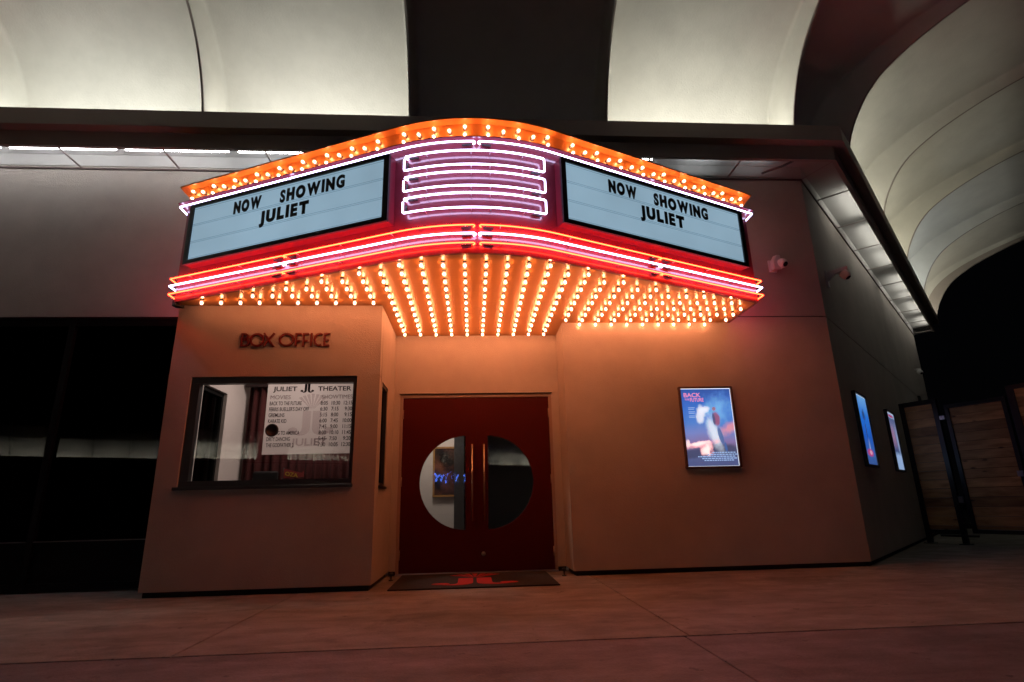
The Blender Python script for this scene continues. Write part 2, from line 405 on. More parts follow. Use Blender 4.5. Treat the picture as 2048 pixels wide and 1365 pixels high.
# window in the outer side of the box office, seen from inside
lf = MB()
lf.box(-3.05, -2.99, ly0, ly0 + .05, .3, 2.12).box(-3.05, -2.99, ly1 - .05, ly1, .3, 2.12).box(-3.05, -2.99, ly0 + .05, ly1 - .05, 2.07, 2.12).box(-3.05, -2.99, ly0 + .05, ly1 - .05, .3, .35)
lw = lf.build('tall_window', ANOD, B)
MB().add([(-3.02, ly0 + .04, .34), (-3.02, ly1 - .04, .34), (-3.02, ly1 - .04, 2.08), (-3.02, ly0 + .04, 2.08)], [(0, 1, 2, 3)]).build('pane', glass('dull_glass', (.05, .05, .05), 1.15), lw)
# inside the box office
w = MB(); w.box(-3.10, -.98, BY + .01, 8.0, ZS - .14, ZS - .01); w.box(-3.1, -.98, 8.0, 8.1, 0, ZS); w.box(-1.10, -.98, 7.20, 8.0, 0, ZS); w.box(-2.95, -1.1, BY + .13, 8.0, -.02, .012)
w.build('box_office_interior', ROOMW, B)
# door wall
dx0, dx1, dz = -.900, .992, 2.106
w = MB()
w.box(XL, XR, 7.073, 7.20, dz, ZS); w.box(XL, dx0, 7.073, 7.20, .05, dz); w.box(dx1, XR + .2, 7.0735, 7.20, .05, dz)
w.build('door_wall', STUCCO, B)
MB().box(XL, dx0, 7.09, 7.19, 0, .05).build('base_gap', DARKGAP, B); MB().box(dx1, XR, 7.09, 7.19, 0, .05).build('base_gap', DARKGAP, B)
fr = MB()
fr.box(dx0, dx0 + .036, 7.085, 7.19, 0, dz - .04).box(dx1 - .036, dx1, 7.085, 7.19, 0, dz - .04).box(dx0, dx1, 7.085, 7.19, dz - .04, dz)
dfr = fr.build('door_frame', DFRAME, B, bevel=.004)
MB().box(dx0 - .008, dx1 + .008, 7.06, 7.09, dz, dz + .008).build('reveal_strip', DARKGAP, dfr)
MB().box(dx0, dx1, 7.05, 7.19, 0, .015).build('threshold', STEEL, dfr, bevel=.004)
def half_disc(cx, cz, r, sgn, n=28): return [(cx + sgn * r * math.sin(PI * k / n), cz + r * math.cos(PI * k / n)) for k in range(n + 1)]
dmid = .041
for sgn, x0, x1, cxx, lab in ((-1, dx0 + .038, dmid - .003, -.092, 1), (1, dmid + .003, dx1 - .038, .180, 0)):
    arc = half_disc(cxx, 1.035, .553, sgn)
    z0, z1 = .02, dz - .044
    yF, yB = 7.098, 7.142
    # leaf with a half round opening: strip quads between the outer rectangle and the arc
    def outer(px, pz):
        return (x0 if sgn < 0 else x1, pz)
    m_ = MB()
    ys = (yF, yB)
    for y in ys:
        xe = x0 if sgn < 0 else x1; xi = x1 if sgn < 0 else x0
        pts = arc; n = len(pts)
        m_.add([(xi, y, z0), (cxx, y, z0), (cxx, y, z1), (xi, y, z1)], [(0, 1, 2, 3)])
        top, bot = pts[0], pts[-1]
        vs = [(cxx, y, z1), (xe, y, z1), (xe, y, z0), (cxx, y, z0)] + [(p[0], y, p[1]) for p in pts]
        half = n // 2
        fs = [(1, 4 + i, 4 + i + 1) for i in range(half)] + [(2, 4 + i, 4 + i + 1) for i in range(half, n - 1)] + [(0, 4, 1), (1, 4 + half, 2), (2, 4 + n - 1, 3)]
        m_.add(vs, fs)
    n = len(arc)
    ring = arc
    m_.add([(p[0], yF, p[1]) for p in ring] + [(p[0], yB, p[1]) for p in ring], [(i, (i + 1) % n, n + (i + 1) % n, n + i) for i in range(n)])
    m_.box(x0, x1, yF + .001, yB - .001, z1 - .0005, z1); m_.box(x0, x1, yF + .001, yB - .001, z0, z0 + .0005)
    m_.box(x0, x0 + .0005, yF + .001, yB - .001, z0, z1); m_.box(x1 - .0005, x1, yF + .001, yB - .001, z0, z1)
    dl = m_.build('door', DOORRED, B)
    MB().add([(p[0], 7.118, p[1]) for p in arc], [tuple(range(n))]).build('pane', GLASSW, dl)
    hx = -.011 if sgn < 0 else .133
    h = MB(); h.tube([(hx, 7.04, .582), (hx, 7.04, 1.478)], .0105, 12)
    for zz in (.66, 1.40): h.tube([(hx, 7.04, zz), (hx, 7.098, zz)], .008, 8)
    h.build('handle', BRASS, dl)
    if sgn > 0:
        MB().lathe([(.026, 7.098), (.026, 7.088), (.018, 7.080), (.001, 7.079)], 18, 0, (.118, 0, .212), 'y').build('lock', BRASS, dl)
    xe = x0 if sgn < 0 else x1
    for zz in (.22, 1.05, 1.86):
        MB().tube([(xe, 7.09, zz - .055), (xe, 7.09, zz + .055)], .010, 8).build('hinge', DFRAME, dl)
MB().box(dmid - .02, dmid + .02, 7.1425, 7.152, .016, dz - .044).build('gap_light_block', DOORRED, dfr)  # added strip that blocks lobby light leaking between the leaves
# lobby behind the doors
w = MB()
w.box(-.97, -.25, 9.4, 9.5, 0, 2.9); w.box(-.975, -.96, 7.21, 9.4, 0, 2.9); w.box(-.97, 3.0, 7.21, 9.8, 2.75, 2.9); w.box(-.97, 3, 7.21, 9.8, -.05, -.004)
w.build('lobby_wall', ROOMW, B)
MB().box(-.279, -.133, 8.6, 9.39, 0, 2.745).box(-.10, 3.0, 9.7, 9.8, 0, 2.745).box(2.9, 3.0, 7.2, 9.7, 0, 2.745).build('lobby_partition', ROOMG, B)
def area(name, loc, rot, sx, sy, wts, col, parent=None):
    l = bpy.data.lights.new(name, 'AREA'); l.shape = 'RECTANGLE'; l.size = sx; l.size_y = sy; l.energy = wts; l.color = col
    o = bpy.data.objects.new(name, l); link(o)
    if parent: o.parent = parent; loc = Vector(loc) - origin(parent)
    o.location = loc; o.rotation_euler = rot; return o
area('ceiling_lamp', (-1.9, 6.9, ZS - .16), (0, 0, 0), .5, .5, ROOM_W, (1, .80, .72), B)
area('ceiling_lamp', (-.62, 8.5, 2.73), (0, 0, 0), .4, .4, ROOM_W * .8, (1, .84, .72), B)

# ------------------------------------------------------------------ dark shop windows at the left
sf = MB()
for x in (-13.9, -10.35, -7.45, -4.62, -3.165): sf.box(x, x + .065, 6.55, 6.66, .02, 2.93)
sf.box(-13.9, -3.1, 6.56, 6.65, .47, .505).box(-13.9, -3.1, 6.56, 6.65, .02, .09).box(-13.9, -3.1, 6.56, 6.65, 2.85, 2.93)
st = sf.build('storefront_window', ANOD, B)
MB().box(-13.9, -3.1, 6.553, 6.558, .493, .502).build('sill_trim', mat('dull_trim', (.16, .16, .16), .5), st)
xs = (-13.9, -10.35, -7.45, -4.62, -3.165)
for a, b in zip(xs, xs[1:]):
    MB().add([(a + .06, 6.60, .50), (b + .005, 6.60, .50), (b + .005, 6.60, 2.86), (a + .06, 6.60, 2.86)], [(0, 1, 2, 3)]).build('pane', GLASSD, st)
    MB().add([(a + .06, 6.60, .08), (b + .005, 6.60, .08), (b + .005, 6.60, .48), (a + .06, 6.60, .48)], [(0, 1, 2, 3)]).build('kick_panel', ANOD, st)
MB().box(-14, -3.1, 9.5, 9.6, 0, 2.95).box(-14, -3.1, 6.66, 9.5, -.03, -.01).box(-14, -3.1, 6.76, 9.5, 2.95, 3.0).build('shop_interior', ROOMG, B)

# ------------------------------------------------------------------ eaves: perforated soffit with tubes, stepped fascia
E0 = -14.0
def run(name, m, prof, parent=B, s_end=SE):
    """sweep a closed (out, z) profile along the front and round the 45 degree corner"""
    n = len(prof); mb = MB(); vs = []
    for o, z in prof: vs.append(face(E0, o, z))
    for o, z in prof: vs.append(Vector((CX + .41421 * o, CY - o, z)))
    for o, z in prof: vs.append(side(s_end, o, z))
    fs = [(k * n + i, k * n + (i + 1) % n, (k + 1) * n + (i + 1) % n, (k + 1) * n + i) for k in range(2) for i in range(n)]
    fs += [tuple(range(n)), tuple(range(2 * n, 3 * n))]
    mb.add(vs, fs); return mb.build(name, m, parent)
run('soffit_trim', TRIM, [(.425, 4.90), (.475, 4.90), (.475, 4.925), (.425, 4.925)])
run('lower_fascia', FASCIA, [(.445, 4.925), (.470, 4.925), (.470, 5.10), (.445, 5.10)])
run('upper_fascia', FASCIA, [(.445, 5.10), (.60, 5.10), (.60, 5.315), (.565, 5.315), (.565, 5.125), (.0, 5.125), (.0, 5.10)])
run('wall_trim', mat('dark_trim', (.07, .045, .04), .6), [(.0015, 4.885), (.018, 4.885), (.018, 4.905), (.0015, 4.905)])
HOUS = mat('housing_grey', (.40, .40, .39), .8)
run('light_housing', HOUS, [(.003, 5.095), (.444, 5.095), (.444, 5.09), (.003, 5.09)])
run('housing_back', HOUS, [(.0, 4.931), (.012, 4.931), (.012, 5.089), (.0, 5.089)])
bx = [3.42 - 1.18 * k for k in range(15)][::-1]
seam = MB()
def panel(f, a0, a1, o0=.018, o1=.426, z=4.905, cl=None):
    if cl: return MB().add(cl, [(0, 1, 2, 3)]).build('soffit_panel', PERF, B)
    return MB().add([f(a0 + .006, o0, z), f(a1 - .006, o0, z), f(a1 - .006, o1, z), f(a0 + .006, o1, z)], [(0, 1, 2, 3)]).build('soffit_panel', PERF, B)
for a, b in zip(bx, bx[1:]): panel(face, a, b)
def sm(f, a): MB().add([f(a - .011, .01, 4.902), f(a + .011, .01, 4.902), f(a + .011, .43, 4.902), f(a - .011, .43, 4.902)] + [f(a - .011, .01, 4.912), f(a + .011, .01, 4.912), f(a + .011, .43, 4.912), f(a - .011, .43, 4.912)], [(3, 2, 1, 0), (4, 5, 6, 7), (0, 1, 5, 4), (1, 2, 6, 5), (2, 3, 7, 6), (3, 0, 4, 7)]).build('panel_seam', TRIM, B)
for a in bx[1:]: sm(face, a)
mi0, mi1 = Vector((CX + .41421 * .018, CY - .018, 4.905)), Vector((CX + .41421 * .426, CY - .426, 4.905))
panel(None, 0, 0, cl=[face(3.426, .018, 4.905), mi0, mi1, face(3.426, .426, 4.905)])
bs = [.78 + 1.19 * k for k in range(9)] + [SE]
panel(None, 0, 0, cl=[mi0, side(.774, .018, 4.905), side(.774, .426, 4.905), mi1])
for a, b in zip(bs, bs[1:]): panel(side, a, b)
for a in bs[:-1]: sm(side, a)
dv = (mi1 - mi0).normalized(); pv_ = Vector((dv.y, -dv.x, 0)) * .012
seam.add([mi0 - pv_ - Vector((0, 0, .004)), mi0 + pv_ - Vector((0, 0, .004)), mi1 + pv_ - Vector((0, 0, .004)), mi1 - pv_ - Vector((0, 0, .004))], [(0, 1, 2, 3)])
seam.build('panel_seam', TRIM, B)
# solid end of the light housing near the corner (that stretch is dark)
x = 2.30
while x > -13:
    MB().tube([face(x, .335, 4.955), face(x - 1.20, .335, 4.955)], .012, 8).build('fluorescent_tube', E_TUBE, B); x -= 1.31
for s0, ln in ((1.05, 1.1), (2.6, 1.2), (3.95, .9), (5.6, 1.15), (6.9, .55), (7.8, 1.1), (9.4, .9)):
    area('soffit_fill', side(s0 + ln / 2, .27, 4.935), (PI, 0, PI / 4), ln, .06, 1.5 * ln, (1, .96, .86), B)  # added uplight in the housing, evens the panel glow beside the tube
    MB().tube([side(s0, .436, 5.06), side(s0 + ln, .436, 5.06)], .012, 8).build('fluorescent_tube', E_TUBE2, B)

for xc in (3.0, 3.75): area('soffit_fill', face(xc, .22, 4.935), (PI, 0, 0), .5, .05, 1.1 if xc < 3.2 else .5, (.95, .97, 1), B)  # unseen uplights added to lift the dark panels by the corner
for k in range(9): area('soffit_fill', face(1.6 - 1.31 * k, .16, 4.935), (PI, 0, 0), 1.1, .05, .9, (.97, .98, 1), B)  # fill uplights added behind the front panels, on top of the tubes
# stray cable lying on the mesh near the corner
MB().tube([(3.86, 6.44, 4.925), (3.92, 6.38, 4.93), (3.98, 6.34, 4.935), (4.06, 6.29, 4.94), (4.16, 6.20, 4.96), (4.22, 6.16, 5.0)], .016, 6).build('loose_cable', BLACK, B)
# ------------------------------------------------------------------ vaulted overhang
def spline(pts, n=44):
    P = [Vector((a, b)) for a, b in pts]; P = [P[0] * 2 - P[1]] + P + [P[-1] * 2 - P[-2]]
    out = []
    for i in range(1, len(P) - 2):
        for k in range(12):
            t = k / 12; p0, p1, p2, p3 = P[i - 1:i + 3]
            out.append(.5 * ((2 * p1) + (p2 - p0) * t + (2 * p0 - 5 * p1 + 4 * p2 - p3) * t * t + (3 * p1 - p0 - 3 * p2 + p3) * t ** 3))
    out.append(P[-2]); d = [0]
    for a, b in zip(out, out[1:]): d.append(d[-1] + (b - a).length)
    res = []; j = 0
    for k in range(n):
        t = d[-1] * k / (n - 1)
        while j < len(d) - 2 and d[j + 1] < t: j += 1
        u = (t - d[j]) / max(1e-9, d[j + 1] - d[j]); res.append(out[j].lerp(out[j + 1], min(1, u)))
    return res
FIN = spline([(.565, 5.13), (.60, 5.34), (.66, 5.52), (.75, 5.71), (.90, 5.95), (1.13, 6.185), (1.50, 6.41), (1.92, 6.59), (2.4, 6.745), (2.9, 6.86), (3.6, 6.96), (4.4, 7.0)])
MAIN = spline([(.10, 5.13), (.105, 5.4), (.145, 5.65), (.225, 5.85), (.355, 6.03), (.48, 6.16), (.66, 6.30), (.93, 6.46), (1.24, 6.60), (1.74, 6.77), (2.2, 6.895), (2.73, 7.01), (3.5, 7.12), (4.3, 7.18)])
SEC = [(.012, 0), (.022, .3), (.034, .6), (.045, .85), (.052, .95), (.066, .992), (.09, 1.0)]
def vault(f, a0, a1, name='vault', parent=B, m=VAULT):
    w = a1 - a0
    cs = [(a0 + d, t) for d, t in SEC] + [(a0 + w * k, 1.0) for k in (.25, .5, .75)] + [(a1 - d, t) for d, t in SEC[::-1]]
    return grid(lambda j, i: (lambda p: f(cs[j][0], p.x, p.y))(FIN[i].lerp(MAIN[i], cs[j][1])), len(cs), name, parent, m)
def grid(fn, nc, name, parent, m):
    nr = len(FIN); mb = MB()
    vs = [fn(j, i) for i in range(nr) for j in range(nc)]
    mb.add(vs, [(i * nc + j, i * nc + j + 1, (i + 1) * nc + j + 1, (i + 1) * nc + j) for i in range(nr - 1) for j in range(nc - 1)], 0, True)
    return mb.build(name, m, parent)
def rib(f, a, parent=B, half=.0125):
    mb = MB(); n = len(FIN); vs = []
    for i in range(n):
        q = FIN[i].lerp(MAIN[i], -.02); r = FIN[i].lerp(MAIN[i], 1.12)
        vs += [f(a - half, q.x, q.y), f(a + half, q.x, q.y), f(a + half, r.x, r.y), f(a - half, r.x, r.y)]
    fs = [(4 * i + k, 4 * i + (k + 1) % 4, 4 * i + 4 + (k + 1) % 4, 4 * i + 4 + k) for i in range(n - 1) for k in range(4)] + [(0, 1, 2, 3), (4 * n - 4, 4 * n - 3, 4 * n - 2, 4 * n - 1)]
    mb.add(vs, fs); return mb.build('rib', FASCIA, parent)
fx = [4.10 - 2.425 * k for k in range(8)]          # 4.10, 1.675, -.75, -3.175 ...
for k in range(7): vault(face, fx[k + 1], fx[k])
for x in fx: rib(face, x)
sx = [.32, 2.86, 5.40, 7.95, 10.48]
for a, b in zip(sx, sx[1:]): vault(side, a, b)
for a in sx: rib(side, a, half=.0125 if a < 10 else .03)
# corner bay, folded on the mitre
cs = [('f', 4.10 + d, t) for d, t in SEC] + [('m', 0, 1.0)] + [('s', .32 - d, t) for d, t in SEC[::-1]]
def cfn(j, i):
    k, a, t = cs[j]; p = FIN[i].lerp(MAIN[i], t)
    if k == 'f': return face(a, p.x, p.y)
    if k == 's': return side(a, p.x, p.y)
    return Vector((CX + .41421 * p.x, CY - p.x, p.y))
grid(cfn, len(cs), 'vault', B, VAULT)
# roof shell closing the vaults from above
run('roof', FASCIA, [(-2.5, 5.14), (-2.5, 7.35), (4.42, 7.35), (4.42, 7.22), (0.0, 7.22), (0.0, 5.14)])
# lamps in the trough
for k, c in ((0, (1, .975, .86)), (2, (1, .985, .90)), (3, (.99, .99, .91)), (4, (.98, .99, .91)), (5, (1, .985, .92)), (6, (1, .985, .92))):
    xm = (fx[k] + fx[k + 1]) / 2
    area('cove_lamp', face(xm, .37, 5.16), (PI + math.radians(-6), 0, 0), 2.2, .05, COVE_W, c, B)
for k, c in enumerate(((1, .96, .80), (1, .95, .76), (.93, .97, .95), (1, .95, .80))):
    xm = (sx[k] + sx[k + 1]) / 2
    area('cove_lamp', side(xm, .37, 5.16), (PI + math.radians(-6), 0, PI / 4), 2.2, .05, COVE_W * .75, c, B)

# ------------------------------------------------------------------ marquee
Mq = thing('marquee_sign', 'rounded red and orange theatre marquee with neon tubes, bulbs and two letter boards', 'marquee', (.045, 5.8, ZS))
X0, HW, YE, MS = .045, 3.145, 5.80, .45
TH = math.atan(MS); YC0 = YE - MS * HW; RA = (4.55 - YC0) / (1 / math.cos(TH) - 1)
AC = Vector((X0, 4.55 + RA))                       # centre of the nose arc
def front(d=0.0, n=20, ends=True, back=None):
    """marquee outline (left to right) offset d outwards; back = y where the returns stop"""
    pts = []
    arc = [(AC.x + (RA + d) * math.sin(t), AC.y - (RA + d) * math.cos(t)) for t in [TH * (2 * k / n - 1) for k in range(n + 1)]]
    # straight line offset by d meets x = end -+ d
    def lineY(x):  # left line
        return arc[0][1] - MS * (x - arc[0][0])
    xl = X0 - HW - d; yl = lineY(xl)
    if back is not None: pts.append((xl, back))
    pts.append((xl, yl))
    xa = arc[0][0]
    for k in range(1, 6): pts.append((xl + (xa - xl) * k / 6, lineY(xl + (xa - xl) * k / 6)))
    pts += arc
    rest = [(2 * X0 - x, y) for x, y in pts[:len(pts) - len(arc)]][::-1]
    return pts + rest
def at_x(x, d=0.0):
    """point and outward normal of the front at plan x measured on the undistorted outline"""
    dx = x - X0; s = 1 if dx >= 0 else -1; dx = abs(dx)
    if dx < RA * math.sin(TH):
        t = math.asin(dx / RA)
    else: t = TH
    nrm = Vector((s * math.sin(t), -math.cos(t)))
    y = AC.y - math.sqrt(RA * RA - dx * dx) if dx < RA * math.sin(TH) else YC0 + MS * dx
    return Vector((x, y)) + nrm * d, nrm
def ribbon(mb, path, z0, z1, th=.02):
    n = len(path); vs = [(x, y, z) for z in (z0, z1) for x, y in path]
    mb.add(vs, [(i, i + 1, n + i + 1, n + i) for i in range(n - 1)], 0, False)
    return mb
ZF = 3.982; ZC = 4.175
fp = front(0, back=6.5395)
def slab(path_out, path_in, z0, z1):
    n = len(path_out); mb = MB()
    vs = [(x, y, z0) for x, y in path_out] + [(x, y, z0) for x, y in path_in] + [(x, y, z1) for x, y in path_out] + [(x, y, z1) for x, y in path_in]
    fs = []
    for i in range(n - 1):
        fs += [(i, i + 1, n + i + 1, n + i), (2 * n + i, 2 * n + i + 1, 3 * n + i + 1, 3 * n + i), (i, i + 1, 2 * n + i + 1, 2 * n + i), (n + i, n + i + 1, 3 * n + i + 1, 3 * n + i)]
    fs += [(0, n, 3 * n, 2 * n), (n - 1, 2 * n - 1, 4 * n - 1, 3 * n - 1)]
    return mb.add(vs, fs)
inner = front(-.03, back=6.5395)
fasc = slab(fp, inner, ZS - .004, ZF).build('fascia', REDFACE, Mq)
for p in fasc.data.polygons: p.use_smooth = abs(p.normal.z) < .3
fasc.data.set_sharp_from_angle(angle=math.radians(20))
bandp = slab(fp, inner, ZF + .009, ZC).build('bulb_band', ORANGE, Mq)
for p in bandp.data.polygons: p.use_smooth = abs(p.normal.z) < .3
bandp.data.set_sharp_from_angle(angle=math.radians(20))
slab(front(.083, back=6.5395), front(-.02, back=6.5395), ZF, ZF + .009).build('ledge', REDFACE, Mq)
slab(front(.085, back=6.5395), front(-.02, back=6.5395), ZC, ZC + .016).build('crown', ORANGE, Mq)
MB().prism(front(-.02, back=6.539), ZC - .03, ZC - .02).build('top_cover', BLACK, Mq)
so = [(x, y) for x, y in front(-.004) if True]
poly = so + [(X0 + HW - .004, 6.539), (XR + .001, 6.539), (XR + .001, 7.072), (XL - .001 + .002, 7.072), (XL + .001, BY - .001), (X0 - HW + .004, BY - .001)]
MB().prism(poly, ZS, ZS + .02).build('soffit', ORANGE, Mq)
# small dark bracket under the left tip
MB().prism([(-3.098, 5.82), (-3.05, 5.914), (-3.13, 5.914), (-3.14, 5.84)], ZS - .03, ZS + .03).build('end_bracket', BLACK, Mq)

# neon
def curve(xa, xb, z, d=.055, n=26): return [Vector((*at_x(xa + (xb - xa) * k / n, d)[0], z)) for k in range(n + 1)]
def bend_in(pts, end, d0=.055, ln=.05):
    p = pts[-1] if end else pts[0]; q = pts[-2] if end else pts[1]
    back = (q - p).normalized(); x = p.x
    nrm = Vector((*at_x(x)[1], 0))
    c = [p - back * 0 + (-nrm) * .012 - back * .010, p - nrm * .030 - back * .010, p - nrm * .045 + back * .004]
    return pts + c if end else c[::-1] + pts
def round_corner(a, c, b, r=.02, n=4):
    u = (a - c).normalized(); v = (b - c).normalized(); p0 = c + u * r; p2 = c + v * r
    return [p0.lerp(c, t).lerp(c.lerp(p2, t), t) for t in [k / n for k in range(n + 1)]]
def neon(pts, col, r, sleeves=()):
    o = MB().tube(pts, r, 8).build('neon_tube', col, Mq)
    if sleeves:
        for a, b in sleeves: MB().tube([a, b], .010, 8).build('electrode_sleeve', BLACK, o)
    return o
def sleeve_at(x, z, sgn):     # the dark electrode boot lying behind the end of a tube
    a, n1 = at_x(x, .022); b, n2 = at_x(x + sgn * .085, .022)
    return (Vector((*a, z - .006)), Vector((*b, z - .012)))
def end_pts(z, sgn, d=.055, ret=.66):
    xe = X0 + sgn * (HW + d); pth = front(d)
    e = pth[0] if sgn < 0 else pth[-1]
    c = Vector((e[0], e[1], z)); return c, Vector((e[0], e[1] + ret, z))
SEAM = 1.845
for z, col, r, d in ((3.11, E_RED, .0062, .055), (3.03, E_WHITE, .009, .055), (2.94, E_RED, .0062, .055), (3.946, E_WHITE, .0082, .066)):
    for s in (-1, 1):
        gp = .026 if col is E_WHITE else .032
        a = X0 + s * gp; b = X0 + s * (SEAM - .012)
        pts = curve(a, b, z, d); pts = bend_in(bend_in(pts, True), False)
        neon(pts, col, r, [sleeve_at(a + s * .02, z, s), sleeve_at(b - s * .02, z, -s)])
        a = X0 + s * (SEAM + .012); c, e = end_pts(z, s, d)
        nr = Vector((*at_x(a, d)[0], z))
        line = [nr.lerp(c, k / 10) for k in range(10)]
        pts = line + round_corner(line[-1], c, e, .012) + [e]
        pts = bend_in(pts, False)
        neon(pts, col, r, [sleeve_at(a + s * .02, z, s)])
# three long rectangles on the nose
for zt, zb in ((3.859, 3.715), (3.641, 3.50), (3.425, 3.282)):
    xa, xb = -.585, .655; r = .0088
    top = curve(xa, xb, zt); bot = curve(xb, xa, zb)
    pts = top[:-1] + round_corner(top[-2], top[-1], bot[0], .022) + round_corner(top[-1], bot[0], bot[1], .022) + bot[1:-1]
    l0 = Vector((*at_x(xa - .014, .055)[0], zb)); l1 = Vector((*at_x(xa - .014, .055)[0], zt - .032))
    pts += round_corner(bot[-2], l0, l1, .02) + [l1]
    pts = bend_in(pts, False)
    neon(pts, E_WHITE, r, [sleeve_at(xa + .02, zt, 1), sleeve_at(xb - .03, zb, -1),
                           (Vector((*at_x(xa, .02)[0], zt - .05)), Vector((*at_x(xa, .02)[0], zt - .12)))])
# glass stand-offs that hold the tubes
GLS = mat('standoff', (.55, .5, .55), .2)
for z in (3.11, 3.03, 2.94):
    for x in (-2.95, -2.35, -1.95, -1.7, -1.25, -.75, -.1, .2, .85, 1.35, 1.75, 2.0, 2.45, 2.95):
        p, n_ = at_x(X0 + x * 1.0, 0); q = p + n_ * .05
        MB().tube([(p.x, p.y, z - .004), (q.x, q.y, z - .004)], .004, 6).build('tube_standoff', GLS, Mq)
for zt in (3.859, 3.715, 3.641, 3.50, 3.425, 3.282):
    for x in (-.45, -.05, .12, .42):
        p, n_ = at_x(X0 + x, 0); q = p + n_ * .05; MB().tube([(p.x, p.y, zt - .004), (q.x, q.y, zt - .004)], .004, 6).build('tube_standoff', GLS, Mq)

# letter boards
PANEL = None
def panel_mat():
    m, t, out = nt('lit_panel'); L = t.links.new
    geo = N(t, 'ShaderNodeNewGeometry')
    n = N(t, 'ShaderNodeTexNoise'); n.inputs['Scale'].default_value = 1.3; n.inputs['Detail'].default_value = 2; L(geo.outputs['Position'], n.inputs['Vector'])
    mr = N(t, 'ShaderNodeMapRange'); L(n.outputs['Fac'], mr.inputs['Value']); mr.inputs['From Min'].default_value = .3; mr.inputs['From Max'].default_value = .7
    mr.inputs['To Min'].default_value = .86; mr.inputs['To Max'].default_value = 1.06
    e = N(t, 'ShaderNodeEmission'); e.inputs['Color'].default_value = (*PANEL_E, 1); L(mr.outputs[0], e.inputs['Strength'])
    b = N(t, 'ShaderNodeBsdfPrincipled'); b.inputs['Base Color'].default_value = (.35, .36, .38, 1); b.inputs['Roughness'].default_value = .25
    ad = N(t, 'ShaderNodeAddShader'); L(e.outputs[0], ad.inputs[0]); L(b.outputs[0], ad.inputs[1]); L(ad.outputs[0], out.inputs['Surface']); return m
LIT = panel_mat()
RAIL, _t, _o = nt('clear_rail'); _n = N(_t, 'ShaderNodeBsdfTransparent'); _n.inputs['Color'].default_value = (.84, .87, .89, 1); _t.links.new(_n.outputs[0], _o.inputs['Surface'])
PLATE = glass('letter_plate', (.93, .95, .96), 1.3)
CAB = mat('cabinet_side', (.21, .015, .034), .35, coat=.4)
for s in (-1, 1):
    if s < 0:
        p0 = Vector((X0 - HW, YE, 0)); t_ = Vector((math.cos(TH), -math.sin(TH), 0)); n_ = Vector((-math.sin(TH), -math.cos(TH), 0))
        fr_ = lambda u, z, o, p0=p0, t_=t_, n_=n_: p0 + t_ * u + n_ * (.11 + o) + Vector((0, 0, z))
        U = lambda u: u
    else:
        p0 = Vector((X0 + HW, YE, 0)); t_ = Vector((math.cos(TH), math.sin(TH), 0)); n_ = Vector((math.sin(TH), -math.cos(TH), 0))
        fr_ = lambda u, z, o, p0=p0, t_=t_, n_=n_: p0 + t_ * (u - 2.8) + n_ * (.11 + o) + Vector((0, 0, z))
        U = lambda u: 2.8 - u
    u0, u1, z0, z1 = (.19, 2.627, 3.205, 3.888) if s < 0 else (U(2.64), U(.213), 3.205, 3.886)
    i0, i1, j0, j1 = u0 + .052, u1 - .058, z0 + .045, z1 - .038
    def bx3(mb, a, b, c, d, o0, o1, mi=0):
        vs = [fr_(u, z, o) for o in (o0, o1) for z in (c, d) for u in (a, b)]
        mb.add(vs, [(0, 2, 3, 1), (4, 5, 7, 6), (0, 1, 5, 4), (2, 6, 7, 3), (0, 4, 6, 2), (1, 3, 7, 5)], mi)
    cb = MB(); bx3(cb, u0 + .004, u1 - .004, z0 + .004, z1 - .004, -.109, -.014)
    cab = cb.build('letter_board', CAB, Mq)
    fb = MB()
    bx3(fb, u0, u1, z0, j0, -.014, .012); bx3(fb, u0, u1, j1, z1, -.014, .012); bx3(fb, u0, i0, j0, j1, -.014, .012); bx3(fb, i1, u1, j0, j1, -.014, .012)
    fb.build('frame', BLACK, cab)
    MB().add([fr_(u, z, -.004) for u, z in ((i0 - .005, j0 - .005), (i1 + .005, j0 - .005), (i1 + .005, j1 + .005), (i0 - .005, j1 + .005))], [(0, 1, 2, 3)]).build('lit_panel', LIT, cab)
    rl = MB()
    for zz in (3.830, 3.653, 3.637, 3.457, 3.441, 3.268): bx3(rl, i0, i1, zz - .0022, zz + .0022, -.003, .003)
    rl.build('letter_rail', RAIL, cab)
    rows = [('NOW', U(.795) if s < 0 else U(2.09), .350, 3.658), ('SHOWING', U(1.384) if s < 0 else U(1.515), .757, 3.658), ('JULIET', U(1.150) if s < 0 else U(1.712), .590, 3.474)]
    PLT = MB()
    for word, us, wd, zb in rows:
        B_ = .07
        BO = {'S': .045, 'G': .05, 'W': .055, 'E': .055}
        wid = [max(p[0] for p in text_mesh(c, BO.get(c, B_))[0]) - min(p[0] for p in text_mesh(c, BO.get(c, B_))[0]) for c in word]
        gap = .14; tot = sum(wid) + gap * (len(word) - 1); k = wd / tot; u = us
        for c, wc in zip(word, wid):
            mb = MB(); dz_ = random.uniform(-.003, .003)
            put_text(mb, c, u, zb + dz_, .138, wc * k, BO.get(c, B_), .003, 0, 'l', 0, lambda a, b, c_: fr_(a, b, .0035 + c_))
            mb.build('letter', LETBLK, cab)
            u += (wc + gap) * k

